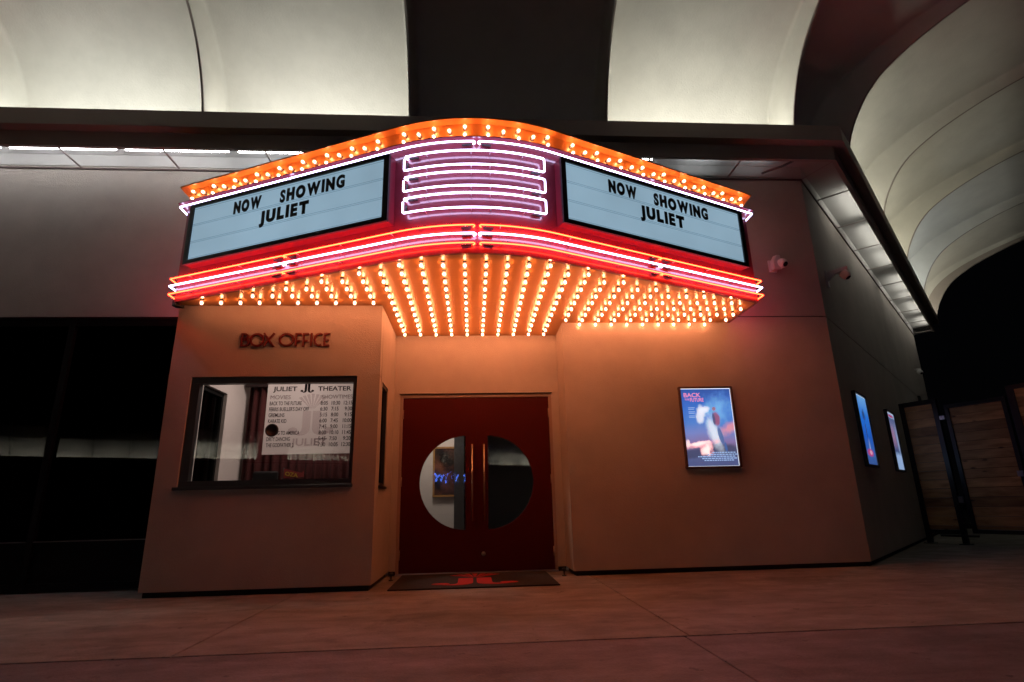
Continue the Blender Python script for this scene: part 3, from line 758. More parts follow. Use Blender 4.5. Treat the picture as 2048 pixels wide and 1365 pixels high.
# bulbs
def bulb_mesh():
    mb = MB()
    mb.lathe([(.001, -.061), (.010, -.060), (.0175, -.054), (.0215, -.045), (.0225, -.036), (.0205, -.026), (.016, -.017), (.0135, -.010)], 12, 0)
    mb.lathe([(.001, -.051), (.0072, -.047), (.0100, -.041), (.0100, -.034), (.0072, -.027), (.001, -.024)], 8, 1)
    mb.lathe([(.0185, -.010), (.0190, -.006), (.0175, .0), (.001, .0)], 12, 2)
    me = bpy.data.meshes.new('light_bulb'); me.from_pydata([tuple(v) for v in mb.v], [], mb.f)
    for i, p in enumerate(me.polygons): p.material_index = mb.m[i]; p.use_smooth = mb.sm[i]
    for m in (BULBG, E_BULB, BLACK): me.materials.append(m)
    return me
BM = bulb_mesh()
spots = []
PX, PY = .1945, .1977
def soff_row(j, xa, xb):
    y = 4.745 + PY * j; x = -.845 + PX * round((xa + .845) / PX)
    while x <= xb + .02:
        spots.append((Vector((x, y, ZS)), Matrix.Identity(4))); x += PX
for j, (a, b) in enumerate(((-.65, .71), (-1.04, 1.10), (-1.42, 1.49), (-1.81, 1.88), (-2.2, 2.46), (-2.79, 2.85))): soff_row(j, a, b)
for j in (6, 7, 8): soff_row(j, -.845, 3.045)
for j in (9, 10): soff_row(j, -.845, .905)
soff_row(10.9, -.845, .905)
x = 1.10
spots += [(Vector((1.294 + PX * k, 6.498, ZS)), Matrix.Identity(4)) for k in range(9)]
def wall_bulb(x, z):
    p, n_ = at_x(x); q = Vector((0, 0, -1)).rotation_difference(Vector((n_.x, n_.y, 0)))
    spots.append((Vector((p.x, p.y, z)), q.to_matrix().to_4x4()))
for s in (-1, 1):
    for i, dx in enumerate((.105, .245, .385, .525, .665)):
        if i % 2 == 0: wall_bulb(X0 + s * dx, 4.122); wall_bulb(X0 + s * dx, 4.037)
        else: wall_bulb(X0 + s * dx, 4.085)
    for i in range(17):
        dx = .925 + (3.065 - .925) * i / 16
        if i % 2 == 0: wall_bulb(X0 + s * dx, 4.122); wall_bulb(X0 + s * dx, 4.037)
        else: wall_bulb(X0 + s * dx, 4.085)
    for yy in (5.92, 6.06, 6.20):      # on the short returns
        q = Vector((0, 0, -1)).rotation_difference(Vector((s, 0, 0)))
        spots.append((Vector((X0 + s * HW, yy, 4.08)), q.to_matrix().to_4x4()))
camp = cam.matrix_world.translation
spots.sort(key=lambda s_: (s_[0] - camp).length)
mo = origin(Mq)
for p, rot in spots[:100]:
    o = bpy.data.objects.new('light_bulb', BM); link(o); o.parent = Mq
    o.matrix_local = Matrix.Translation(p - mo) @ rot
rest = MB()
for p, rot in spots[100:]:
    T = Matrix.Translation(p) @ rot; base = len(rest.v)
    rest.v += [T @ v.co for v in BM.vertices]
    for pl in BM.polygons: rest.f.append(tuple(i + base for i in pl.vertices)); rest.m.append(pl.material_index); rest.sm.append(pl.use_smooth)
rest.build('light_bulbs', [BULBG, E_BULB, BLACK], Mq, weld=False)['kind'] = 'stuff'

# ------------------------------------------------------------------ BOX OFFICE lettering
Lt = thing('wall_lettering', 'dark red raised BOX OFFICE letters on the wall above the ticket window', 'lettering', (-2.0, BY, 2.4))
def stroke(mb, pts, w, closed=False):
    P = [Vector((a, 0, b)) for a, b in pts]
    n = len(P)
    L_, R_ = [], []
    for i in range(n):
        a = P[(i - 1) % n] if closed or i > 0 else P[i]; b = P[(i + 1) % n] if closed or i < n - 1 else P[i]
        d = (b - a).normalized(); nn = Vector((-d.z, 0, d.x)) * w / 2
        if 0 < i < n - 1 or closed:
            c = math.cos((P[i] - a).angle(b - P[i]) / 2); nn = nn / max(.5, c)
        L_.append(P[i] + nn); R_.append(P[i] - nn)
    y0, y1 = BY - .022, BY - .003
    vs = []
    for a, b in zip(L_, R_): vs += [(a.x, y0, a.z), (b.x, y0, b.z), (b.x, y1, b.z), (a.x, y1, a.z)]
    m_ = n if closed else n - 1
    fs = [(4 * i + k, 4 * i + (k + 1) % 4, 4 * ((i + 1) % n) + (k + 1) % 4, 4 * ((i + 1) % n) + k) for i in range(m_) for k in range(4)]
    if not closed: fs += [(0, 1, 2, 3), (4 * n - 4, 4 * n - 3, 4 * n - 2, 4 * n - 1)]
    mb.add(vs, fs)
def arcp(cx, cz, rx, rz, a0, a1, n=20): return [(cx + rx * math.cos(math.radians(a0 + (a1 - a0) * k / n)), cz + rz * math.sin(math.radians(a0 + (a1 - a0) * k / n))) for k in range(n + 1)]
zB, zT = 2.408, 2.555; zM = 2.468; sw = .020
def letter(ch, x, wd):
    mb = MB(); h2 = (zT - zB) / 2 - sw / 2; zc = (zT + zB) / 2; b, t = zB + sw / 2, zT - sw / 2
    if ch == 'O': stroke(mb, arcp(x + wd / 2, zc, wd / 2 - sw / 2, h2, 0, 360, 28)[:-1], sw, True)
    elif ch == 'C': stroke(mb, arcp(x + wd * .62, zc, wd * .62 - sw / 2, h2, 62, 298, 22), sw)
    elif ch == 'I': stroke(mb, [(x + wd / 2, zB), (x + wd / 2, zT)], sw)
    elif ch == 'X':
        stroke(mb, [(x, zB), (x + wd, zT)], sw); stroke(mb, [(x, zT), (x + wd, zB)], sw)
        for i in range(len(mb.v) - 8, len(mb.v)): mb.v[i] = mb.v[i] + Vector((0, -.0025, 0))
    else:
        stroke(mb, [(x + sw / 2, zB), (x + sw / 2, zT)], sw)
        xs_ = x + sw
        if ch == 'F': stroke(mb, [(xs_, t), (x + wd, t)], sw); stroke(mb, [(xs_, zM), (x + wd * .85, zM)], sw)
        if ch == 'E': stroke(mb, [(xs_, t), (x + wd, t)], sw); stroke(mb, [(xs_, zM + .008), (x + wd * .85, zM + .008)], sw); stroke(mb, [(xs_, b), (x + wd, b)], sw)
        if ch == 'B':
            stroke(mb, [(xs_, t)] + arcp(x + wd * .45, (t + zM + .02) / 2, wd * .38, (t - zM - .02) / 2, 90, -90, 10) + [(xs_, zM + .02)], sw)
            stroke(mb, [(xs_ + .02, zM + .017)] + arcp(x + wd * .55, (zM + .017 + b) / 2, wd * .43, (zM + .017 - b) / 2, 90, -90, 10) + [(xs_, b)], sw)
    mb.build('letter', LETRED, Lt)
xx = -2.422
for ch, wd, adv in (('B', .082, .092), ('O', .150, .146), ('X', .105, .158), ('O', .160, .172), ('F', .062, .080), ('F', .062, .080), ('I', .024, .038), ('C', .095, .104), ('E', .062, .07)):
    letter(ch, xx, wd); xx += adv * .975

# ------------------------------------------------------------------ the theatre's emblem: back to back J with a fan above
def emblem():
    polys = []
    for s in (-1, 1):
        j = [(.018, .50), (.018, .02), (.03, -.09), (.075, -.17), (.14, -.215), (.22, -.225), (.30, -.19), (.345, -.13), (.30, -.10), (.25, -.135), (.20, -.125), (.175, -.07), (.17, .02), (.17, .50)]
        polys.append([(s * x, y) for x, y in j])
        polys.append([(s * .335 + .088 * math.cos(2 * PI * k / 20), -.07 + .088 * math.sin(2 * PI * k / 20)) for k in range(20)])
    for k in range(-3, 4):
        a = PI / 2 - k * .185; hw = .05
        r0, r1 = .06, .50 - abs(k) * .012
        polys.append([(r0 * math.cos(a - hw) , .52 + r0 * math.sin(a - hw)), (r1 * math.cos(a - hw * 1.3), .52 + r1 * math.sin(a - hw * 1.3)), (r1 * math.cos(a + hw * 1.3), .52 + r1 * math.sin(a + hw * 1.3)), (r0 * math.cos(a + hw), .52 + r0 * math.sin(a + hw))])
    return polys
def emblem_on(mb, place, depth, mi=0):
    for i, p in enumerate(emblem()):
        n = len(p); dd = depth + (i % 4) * depth * .08
        mb.add([place(x, y, 0) for x, y in p] + [place(x, y, dd) for x, y in p], [tuple(range(n)), tuple(range(n, 2 * n))] + [(k, (k + 1) % n, n + (k + 1) % n, n + k) for k in range(n)], mi)

# ------------------------------------------------------------------ showtimes board inside the ticket window
yb = 6.02
Bd = thing('showtimes_board', 'white showtimes board hung inside the ticket window with printed times', 'notice board', (-1.7, yb, 1.3))
MB().add([(-2.140, yb, 1.302), (-1.20, yb, 1.302), (-1.20, yb, 2.06), (-2.140, yb, 2.06)], [(0, 1, 2, 3)]).build('sheet', BOARDW, Bd)
fb_ = lambda x, z, o: Vector((x, yb - .0006 - o, z))
tx = MB()
put_text(tx, 'JULIET', -2.085, 1.955, .048, .245, .022, .0008, 0, 'l', 0, fb_)
put_text(tx, 'THEATER', -1.625, 1.955, .048, .345, .022, .0008, 0, 'l', 0, fb_)
emblem_on(tx, lambda x, y, o: fb_(-1.735 + x * .165, 1.965 + y * .130, o * .002), .8)
movies = [('BACK TO THE FUTURE', '8:05', '10:30', '12:15'), ("FERRIS BUELLER'S DAY OFF", '6:30', '7:15', '9:30'), ('GREMLINS', '5:15', '8:00', '9:15'), ('KARATE KID', '6:00', '7:45', '10:00'), ('', '7:45', '9:00', '11:15'), ('COMING TO AMERICA', '8:00', '10:10', '11:45'), ('DIRTY DANCING', '5:45', '7:50', '9:20'), ('THE GODFATHER 2', '7:30', '10:05', '12:30')]
wds = [.325, .405, .160, .185, 0, .325, .235, .275]
for i, (a, b, c, d) in enumerate(movies):
    z = 1.806 - i * .0615
    if a: put_text(tx, a, -2.108, z, .040, wds[i], .016, .0008, 0, 'l', 0, fb_)
    for t_x, x in ((b, -1.589), (c, -1.476), (d, -1.262)):
        put_text(tx, t_x, x, z, .040, {4: .075, 5: .088}[len(t_x)], .016, .0008, 0, 'r' if x > -1.3 else 'l', 0, lambda q, zz, o, x=x: fb_(q, zz, o))
tx.build('printed_text', INK, Bd)
tx = MB()
put_text(tx, 'MOVIES', -2.105, 1.870, .042, .205, .0, .0007, 0, 'l', 0, fb_)
put_text(tx, 'SHOWTIMES', -1.580, 1.870, .042, .317, .0, .0007, 0, 'l', 0, fb_)
tx.build('printed_heading', INKP, Bd)
tx = MB()
for i_, p_ in enumerate(emblem()): tx.add([(-1.67 + x * .54, yb - .00025 - .00002 * i_, 1.568 + y * .35) for x, y in p_], [tuple(range(len(p_)))])
put_text(tx, 'JULIET', -1.86, 1.385, .075, .36, .02, .0003, 0, 'l', 0, lambda x, z, o: Vector((x, yb - .0003 - o, z)))
tx.build('watermark', INKG, Bd, weld=False)

# ------------------------------------------------------------------ things inside the box office
mb = MB(); n = 120; vs = []
for i in range(n + 1):
    x = -2.90 + 1.80 * i / n; y = 7.52 + .035 * math.sin(i * .9) + .015 * math.sin(i * .37 + 1)
    vs += [(x, y, .02), (x, y, 2.42)]
mb.add(vs, [(2 * i, 2 * i + 2, 2 * i + 3, 2 * i + 1) for i in range(n)], 0, True)
cu = mb.build('curtain', CURT, None); sd = cu.modifiers.new('thick', 'SOLIDIFY'); sd.thickness = .006
tag(cu, 'dark red pleated curtain hanging at the back of the ticket booth', 'curtain')
va = MB().box(-2.93, -1.1, 7.43, 7.48, 2.30, 2.44).build('curtain_rail', mat('rail_dark', (.03, .012, .012), .6), None)
tag(va, 'dark pelmet rail above the red curtain in the ticket booth', 'curtain rail')
ch = thing('chair', 'dark office chair back showing low in the ticket window', 'chair', (-2.3, 6.9, .012))
MB().box(-2.54, -2.25, 6.90, 6.95, .62, 1.195).build('backrest', BLACK, ch, bevel=.03)
MB().box(-2.53, -2.26, 6.48, 6.91, .44, .52).build('seat', BLACK, ch, bevel=.03)
MB().tube([(-2.40, 6.70, .06), (-2.40, 6.70, .44)], .03, 10).build('pedestal', STEEL, ch)
mb = MB()
for k in range(5):
    a = 2 * PI * k / 5; mb.tube([(-2.40, 6.70, .07), (-2.40 + .28 * math.cos(a), 6.70 + .28 * math.sin(a), .035)], .02, 8)
mb.build('foot_base', BLACK, ch)
# small pennant sign with part of a word
pn = thing('pennant_sign', 'small red pennant with yellow letters OZA behind the ticket window glass', 'sign', (-2.335, 7.37, .012))
mb = MB(); mb.X = Matrix.Translation((-.98, 0, .095)) @ Matrix.Diagonal((.70, 1, 1, 1)); mb.add([(-1.93, 7.36, 1.155), (-1.62, 7.36, 1.10), (-1.585, 7.36, 1.125), (-1.575, 7.36, 1.05), (-1.93, 7.36, 1.04)] + [(-1.93, 7.368, 1.155), (-1.62, 7.368, 1.10), (-1.585, 7.368, 1.125), (-1.575, 7.368, 1.05), (-1.93, 7.368, 1.04)], [(0, 1, 2, 3, 4), (9, 8, 7, 6, 5), (0, 1, 6, 5), (1, 2, 7, 6), (2, 3, 8, 7), (3, 4, 9, 8), (4, 0, 5, 9)])
mb.build('flag', mat('pennant_red', (.16, .012, .012), .6), pn)
mb = MB(); mb.X = Matrix.Translation((-.98, 0, .095)) @ Matrix.Diagonal((.70, 1, 1, 1)); put_text(mb, 'OZA', -1.90, 1.07, .05, .22, .02, .002, 0, 'l', 0, lambda x, z, o: Vector((x, 7.357 - o, z - (x + 1.9) * .12)))
mb.build('lettering', mat('pennant_yellow', (.36, .23, .02), .6), pn)
MB().tube([(-2.335, 7.374, .012), (-2.335, 7.374, 1.26)], .008, 8).build('pole', BLACK, pn)

# ------------------------------------------------------------------ lobby picture
lp = thing('framed_picture', 'gilt framed dark picture on the white lobby wall behind the left door', 'picture', (-.75, 9.38, 1.0))
def pic_mat():
    m, t, out = nt('dark_print'); L = t.links.new
    geo = N(t, 'ShaderNodeNewGeometry')
    n = N(t, 'ShaderNodeTexNoise'); n.inputs['Scale'].default_value = 4.5; n.inputs['Detail'].default_value = 5; L(geo.outputs['Position'], n.inputs['Vector'])
    cr = N(t, 'ShaderNodeValToRGB'); L(n.outputs['Fac'], cr.inputs[0])
    cr.color_ramp.elements[0].position = .42; cr.color_ramp.elements[0].color = (.012, .010, .010, 1)
    cr.color_ramp.elements[1].position = .75; cr.color_ramp.elements[1].color = (.30, .11, .06, 1)
    b = N(t, 'ShaderNodeBsdfPrincipled'); b.inputs['Roughness'].default_value = .4; L(cr.outputs[0], b.inputs['Base Color']); L(b.outputs[0], out.inputs['Surface']); return m
px0, px1, pz0, pz1 = -.61, -.12, .93, 1.65
MB().box(px0, px1, 9.36, 9.385, pz0, pz1).build('print', pic_mat(), lp)
MB().box(px0 - .03, px1 + .03, 9.345, 9.39, pz1, pz1 + .03).box(px0 - .03, px1 + .03, 9.345, 9.39, pz0 - .03, pz0).box(px0 - .03, px0, 9.345, 9.39, pz0, pz1).box(px1, px1 + .03, 9.345, 9.39, pz0, pz1).build('frame', WOODF, lp)

# ------------------------------------------------------------------ backlit poster cases
def poster_mat(name, stops, noise, strength, warm, beam=None, fire=None):
    """generic print: vertical colour bands softened by noise, lit from behind"""
    m, t, out = nt(name); L = t.links.new
    uv = N(t, 'ShaderNodeUVMap'); sep = N(t, 'ShaderNodeSeparateXYZ'); L(uv.outputs[0], sep.inputs[0])
    n = N(t, 'ShaderNodeTexNoise'); n.inputs['Scale'].default_value = 3.2; n.inputs['Detail'].default_value = 7; L(uv.outputs[0], n.inputs['Vector'])
    ma = N(t, 'ShaderNodeMath', operation='MULTIPLY_ADD'); L(n.outputs['Fac'], ma.inputs[0]); ma.inputs[1].default_value = noise; L(sep.outputs[1], ma.inputs[2])
    sb = N(t, 'ShaderNodeMath', operation='SUBTRACT'); L(ma.outputs[0], sb.inputs[0]); sb.inputs[1].default_value = noise / 2
    cr = N(t, 'ShaderNodeValToRGB'); L(sb.outputs[0], cr.inputs[0])
    els = cr.color_ramp.elements
    while len(els) < len(stops): els.new(.5)
    for e, (p, c) in zip(els, stops): e.position = p; e.color = (*c, 1)
    col = cr.outputs[0]
    def blob(cx, cy, rx, ry, colr, amt, ang=0.0, soft=1.0, wob=.25):
        nonlocal col
        mp = N(t, 'ShaderNodeMapping', vector_type='TEXTURE'); L(uv.outputs[0], mp.inputs['Vector'])
        mp.inputs['Location'].default_value = (cx, cy, 0); mp.inputs['Rotation'].default_value = (0, 0, ang); mp.inputs['Scale'].default_value = (rx, ry, 1)
        ln = N(t, 'ShaderNodeVectorMath', operation='LENGTH'); L(mp.outputs[0], ln.inputs[0])
        n2 = N(t, 'ShaderNodeTexNoise'); n2.inputs['Scale'].default_value = 9; n2.inputs['Detail'].default_value = 6; L(uv.outputs[0], n2.inputs['Vector'])
        a2 = N(t, 'ShaderNodeMath', operation='MULTIPLY_ADD'); L(n2.outputs['Fac'], a2.inputs[0]); a2.inputs[1].default_value = wob * 2; L(ln.outputs['Value'], a2.inputs[2])
        mr = N(t, 'ShaderNodeMapRange', interpolation_type='SMOOTHSTEP'); L(a2.outputs[0], mr.inputs['Value'])
        mr.inputs['From Min'].default_value = 1 + wob; mr.inputs['From Max'].default_value = 1 + wob - soft; mr.inputs['To Min'].default_value = 0; mr.inputs['To Max'].default_value = amt
        mx = N(t, 'ShaderNodeMix', data_type='RGBA'); L(mr.outputs[0], mx.inputs[0]); L(col, mx.inputs[6]); mx.inputs[7].default_value = (*colr, 1); col = mx.outputs[2]
    for bl in (beam or []): blob(*bl)
    e = N(t, 'ShaderNodeEmission'); L(col, e.inputs['Color']); e.inputs['Strength'].default_value = strength
    b = N(t, 'ShaderNodeBsdfPrincipled'); L(col, b.inputs['Base Color']); b.inputs['Roughness'].default_value = .15
    ad = N(t, 'ShaderNodeAddShader'); L(e.outputs[0], ad.inputs[0]); L(b.outputs[0], ad.inputs[1]); L(ad.outputs[0], out.inputs['Surface']); return m
P1 = poster_mat('print_blue_sky', [(0, (.07, .09, .22)), (.14, (.09, .12, .26)), (.24, (.13, .11, .22)), (.30, (.20, .16, .36)), (.42, (.15, .22, .52)), (.55, (.07, .20, .58)), (.75, (.04, .15, .56)), (1, (.035, .09, .36))], .12, 1.0, 0,
    [(.66, .72, .40, .26, (.16, .45, .85), .85, .3, 1.0, .5), (.95, .50, .42, .10, (.75, .30, .32), .8, .25, .9, .5), (.78, .20, .40, .10, (.06, .07, .14), .85, -.15, .5, .2), (.20, .16, .5, .07, (.05, .06, .13), .8, .12, .5, .25),
     (.58, .42, .15, .34, (.66, .82, .95), .85, .38, .8, .35), (.36, .66, .11, .17, (.74, .87, .98), .8, -.3, .6, .5), (.43, .72, .14, .05, (.70, .84, .98), .8, .2, .5, .4),
     (.30, .275, .44, .05, (1.0, .50, .56), .95, .10, .7, .8), (.28, .285, .30, .03, (1, .88, .88), .95, .10, .6, .9), (.40, .21, .15, .11, (1.0, .50, .54), .95, .2, .7, .8), (.40, .20, .10, .08, (1.0, .90, .88), .95, .2, .6, .9), (.06, .29, .07, .06, (1, .80, .80), .9, 0, .7, .8),
     (.64, .60, .085, .12, (.26, .08, .16), .9, .12, .45, .35), (.60, .60, .035, .10, (.06, .09, .2), .85, .1, .4, .3), (.62, .735, .045, .035, (.30, .14, .16), .85, .1, .4, .2), (.69, .38, .05, .15, (.06, .13, .34), .9, .28, .4, .15), (.76, .24, .03, .08, (.06, .13, .36), .9, .15, .4, .15)])
P2 = poster_mat('print_deep_blue', [(0, (.04, .10, .34)), (.12, (.05, .14, .45)), (.4, (.015, .12, .60)), (.7, (.02, .20, .80)), (1, (.18, .45, .88))], .12, .75, 0,
    [(.5, .72, .22, .14, (.02, .05, .20), .9), (.5, .50, .07, .22, (.03, .06, .22), .8), (.55, .26, .10, .16, (.5, .6, .85), .6), (.5, .17, .34, .07, (.60, .06, .25), .95, 0, .5, .1), (.56, .175, .15, .04, (.85, .45, .62), .9, 0, .5, .1)])
P3 = poster_mat('print_pale', [(0, (.34, .50, .78)), (.24, (.36, .52, .82)), (.32, (.06, .10, .26)), (.45, (.20, .15, .30)), (.7, (.22, .22, .42)), (.90, (.10, .14, .30)), (.93, (.36, .50, .80)), (1, (.36, .50, .80))], .05, .75, 0,
    [(.4, .60, .34, .26, (.42, .22, .34), .8), (.5, .95, .45, .035, (.50, .05, .16), .95, 0, .6, .25), (.85, .5, .2, .4, (.36, .55, .85), .7)])
EDGE = emit('edge_light', (.80, .88, 1.0), 1.6)
def poster_case(label, f, a0, a1, z0, z1, print_mat, frame_mat, b=.022, title=None, margin=0.0):
    c = f((a0 + a1) / 2, 0, z0)
    r = thing('poster_case', label, 'poster case', c, 'backlit poster cases on the outer walls')
    def bx4(mb, p, q, u, v, o0, o1):
        vs = [f(a, o, z) for o in (o0, o1) for z in (u, v) for a in (p, q)]
        mb.add(vs, [(0, 2, 3, 1), (4, 5, 7, 6), (0, 1, 5, 4), (2, 6, 7, 3), (0, 4, 6, 2), (1, 3, 7, 5)])
    mb = MB(); bx4(mb, a0, a1, z0, z0 + b, 0.002, .05); bx4(mb, a0, a1, z1 - b, z1, 0.002, .05); bx4(mb, a0, a0 + b, z0 + b, z1 - b, 0.002, .05); bx4(mb, a1 - b, a1, z0 + b, z1 - b, 0.002, .05)
    mb.build('frame', frame_mat, r, bevel=.004)
    mb = MB(); bx4(mb, a0 + b, a1 - b, z0 + b, z1 - b, .004, .028); mb.build('light_edge', EDGE, r)
    e = .007
    mb = MB(); mb.add([f(a, .034, z) for a, z in ((a0 + b, z0 + b + .003), (a1 - b - e, z0 + b + .003), (a1 - b - e, z1 - b - e), (a0 + b, z1 - b - e))], [(0, 1, 2, 3)])
    p = mb.build('print', print_mat, r)
    if p.data.uv_layers: pass
    uvl = p.data.uv_layers.new(name='UVMap'); vv = p.data.vertices
    co = {}
    zs = [v.co.z for v in vv]; 
    for lp_ in p.data.loops:
        v = vv[lp_.vertex_index].co
        wv = v + origin(r); da = (wv - f(a0, .034, wv.z)).length / (a1 - a0)
        uvl.data[lp_.index].uv = (da, (v.z - min(zs)) / (max(zs) - min(zs)))
    return r
fz = lambda a, o, z: face(a, o, z)
BRZ = mat('bronze_frame', (.10, .062, .045), .4, var=.1)
pc1 = poster_case('brown framed lit poster of blue sky and fire beside the entrance', fz, 2.436, 3.086, 1.105, 2.056, P1, BRZ)
pc2 = poster_case('black framed lit deep blue poster nearest the angled wall corner', side, .655, 1.37, 1.115, 2.085, P2, BLACK, .03)
pc3 = poster_case('black framed lit pale poster with red heading beside the timber gate', side, 2.935, 3.66, 1.115, 2.085, P3, BLACK, .03)
tt = MB(); ft = lambda x, z, o: face(x, .0355 + o, z)
put_text(tt, 'BACK', 2.492, 1.930, .050, .205, .02, .0008, 0, 'l', 0, ft)
put_text(tt, 'TO THE', 2.500, 1.892, .022, .052, .02, .0008, 0, 'l', 0, ft)
put_text(tt, 'FUTURE', 2.562, 1.876, .044, .165, .02, .0008, 0, 'l', 0, ft)
tt.build('title', emit('title_pink', (.85, .28, .50), 1.0, False), pc1)
bl = MB()
for i, (a, b) in enumerate(((2.76, 3.03), (2.70, 3.035), (2.585, 3.03), (2.63, 3.035), (2.655, 2.99))):
    x = a
    while x < b:
        w_ = random.uniform(.015, .04); bl.add([ft(p, q, 0) for p, q in ((x, 1.275 - i * .022), (x + w_, 1.275 - i * .022), (x + w_, 1.287 - i * .022), (x, 1.287 - i * .022))], [(0, 1, 2, 3)]); x += w_ + .007
for i in range(6):
    z = 1.80 - i * .018 - (i // 2) * .012
    bl.add([ft(p, q, 0) for p, q in ((2.53, z), (2.61 - .01 * (i % 2), z), (2.61 - .01 * (i % 2), z + .008), (2.53, z + .008))], [(0, 1, 2, 3)])
bl.build('credit_lines', emit('credit_pale', (.34, .48, .78), 1.0, False), pc1)

# ------------------------------------------------------------------ security cameras
def dome(r, f, a, o, z, rad, dirv):
    """turret camera: rounded white shell with a dark lens face, aimed along dirv"""
    c = f(a, o, z); d = Vector(dirv).normalized(); q = Vector((0, 0, 1)).rotation_difference(d).to_matrix().to_4x4()
    T = Matrix.Translation(c) @ q
    mb = MB(); mb.X = T; mb.lathe([(rad * .55, -rad * 1.15), (rad * .95, -rad * 1.0), (rad * 1.05, -rad * .3), (rad * 1.03, rad * .2), (rad * .86, rad * .62), (rad * .70, rad * .74)], 20); mb.build('shell', WHITEP, r)
    mb = MB(); mb.X = T; mb.lathe([(rad * .66, rad * .70), (rad * .56, rad * .86), (rad * .30, rad * .98), (.001, rad * 1.0)], 20); l = mb.build('lens', mat('lens_glass', (.015, .005, .006), .08), r)
c1 = thing('security_camera', 'white turret security camera on a wedge plate beside the right end of the marquee', 'security camera', face(3.86, 0, 3.55), 'security cameras on the outer walls')
mb = MB(); mb.box(3.80, 3.90, 6.512, 6.539, 3.535, 3.70); mb.build('wall_plate', WHITEP, c1, bevel=.004)
mb = MB(); vs = [(3.82, 6.512, 3.56), (3.92, 6.512, 3.56), (3.92, 6.512, 3.76), (3.87, 6.512, 3.76), (3.82, 6.512, 3.68)]
mb.add(vs + [(x, 6.43, z - .02) for x, y, z in vs], [(0, 1, 2, 3, 4), (9, 8, 7, 6, 5)] + [(k, (k + 1) % 5, 5 + (k + 1) % 5, 5 + k) for k in range(5)]); mb.build('wedge', WHITEP, c1, bevel=.006)
dome(c1, face, 3.93, .13, 3.615, .055, (.25, -.75, -.6))
c2 = thing('security_camera', 'white turret security camera hanging from a wall arm on the angled wall', 'security camera', side(.44, 0, 3.5), 'security cameras on the outer walls')
mb = MB()
q0 = [side(.42, .001, 3.47), side(.50, .001, 3.47), side(.50, .001, 3.70), side(.42, .001, 3.70), side(.42, .022, 3.47), side(.50, .022, 3.47), side(.50, .022, 3.70), side(.42, .022, 3.70)]
mb.add(q0, [(0, 1, 2, 3), (4, 5, 6, 7), (0, 1, 5, 4), (1, 2, 6, 5), (2, 3, 7, 6), (3, 0, 4, 7)]); mb.build('wall_plate', WHITEP, c2)
mb = MB(); q0 = []
for o, za, zb in ((.022, 3.55, 3.68), (.10, 3.625, 3.685), (.27, 3.66, 3.695)): q0 += [side(.435, o, za), side(.485, o, za), side(.485, o, zb), side(.435, o, zb)]
mb.add(q0, [(4 * i + k, 4 * i + (k + 1) % 4, 4 * i + 4 + (k + 1) % 4, 4 * i + 4 + k) for i in range(2) for k in range(4)] + [(0, 1, 2, 3), (8, 9, 10, 11)]); mb.build('arm', WHITEP, c2)
dome(c2, side, .46, .235, 3.575, .058, (.35, -.35, -.8))
c3 = thing('security_camera', 'tiny white security camera high on the far end of the angled wall', 'security camera', side(8.85, 0, 3.6), 'security cameras on the outer walls')
mb = MB(); mb.X = None
dome(c3, side, 8.85, .10, 3.60, .055, (.1, -.6, -.7))
MB().tube([side(8.85, .0, 3.68), side(8.85, .11, 3.68), side(8.85, .11, 3.63)], .02, 8).build('arm', WHITEP, c3)
vb = MB(); q0 = [side(a, o, z) for o in (.001, .05) for a, z in ((8.15, 2.78), (8.36, 2.78), (8.36, 2.95), (8.15, 2.95))]
vb.add(q0, [(0, 1, 2, 3), (4, 5, 6, 7), (0, 1, 5, 4), (1, 2, 6, 5), (2, 3, 7, 6), (3, 0, 4, 7)])
tag(vb.build('junction_box', BLACK, None, bevel=.004), 'small dark junction box on the angled wall above the gate', 'junction box')

# ------------------------------------------------------------------ timber gate and fence at the right
GA = Vector((7.388, 9.289, 0)); GD = Vector((.399, -.917, 0)).normalized(); GN = Vector((GD.y, -GD.x, 0))
def gp(u, o, z): return GA + GD * u + GN * o + Vector((0, 0, z))
def gbox(mb, u0, u1, z0, z1, o0=-.03, o1=.03):
    vs = [gp(u, o, z) for o in (o0, o1) for z in (z0, z1) for u in (u0, u1)]
    mb.add(vs, [(0, 2, 3, 1), (4, 5, 7, 6), (0, 1, 5, 4), (2, 6, 7, 3), (0, 4, 6, 2), (1, 3, 7, 5)]); return mb
def planks(u0, u1, z0, z1, parent):
    mb = MB(); z = z0; h = .1407
    k0 = math.ceil(z0 / h)
    edges = [z0] + [h * k for k in range(k0, int(z1 / h) + 1)] + [z1]
    for a, b in zip(edges, edges[1:]):
        if b - a > .02: gbox(mb, u0, u1, a + .003, b - .002, -.012 - random.uniform(0, .003), .012 + random.uniform(0, .003))
    return mb.build('planks', CEDAR, parent)
fp_ = thing('fence_panel', 'narrow cedar plank fence panel in a black steel frame fixed by the angled wall', 'fence panel', gp(.25, 0, 0))
mb = MB(); gbox(mb, -.035, .035, 0, 2.275); gbox(mb, .475, .545, 0, 2.275); gbox(mb, .035, .475, 2.205, 2.275); gbox(mb, .035, .475, .15, .215); mb.build('frame', BLACK, fp_)
mb = MB(); gbox(mb, -.07, .07, 0, .015, -.07, .07); gbox(mb, .44, .58, 0, .015, -.07, .07); mb.build('base_plates', BLACK, fp_)
planks(.04, .47, .22, 2.20, fp_)
gt_ = thing('timber_gate', 'wide cedar plank gate leaf in a black steel frame with hinges', 'gate', gp(1.05, 0, 0))
mb = MB(); gbox(mb, .645, .70, .17, 2.15); gbox(mb, 1.42, 1.475, .17, 2.15); gbox(mb, .70, 1.42, 2.095, 2.15); gbox(mb, .70, 1.42, .17, .225); mb.build('frame', BLACK, gt_)
planks(.705, 1.415, .23, 2.09, gt_)
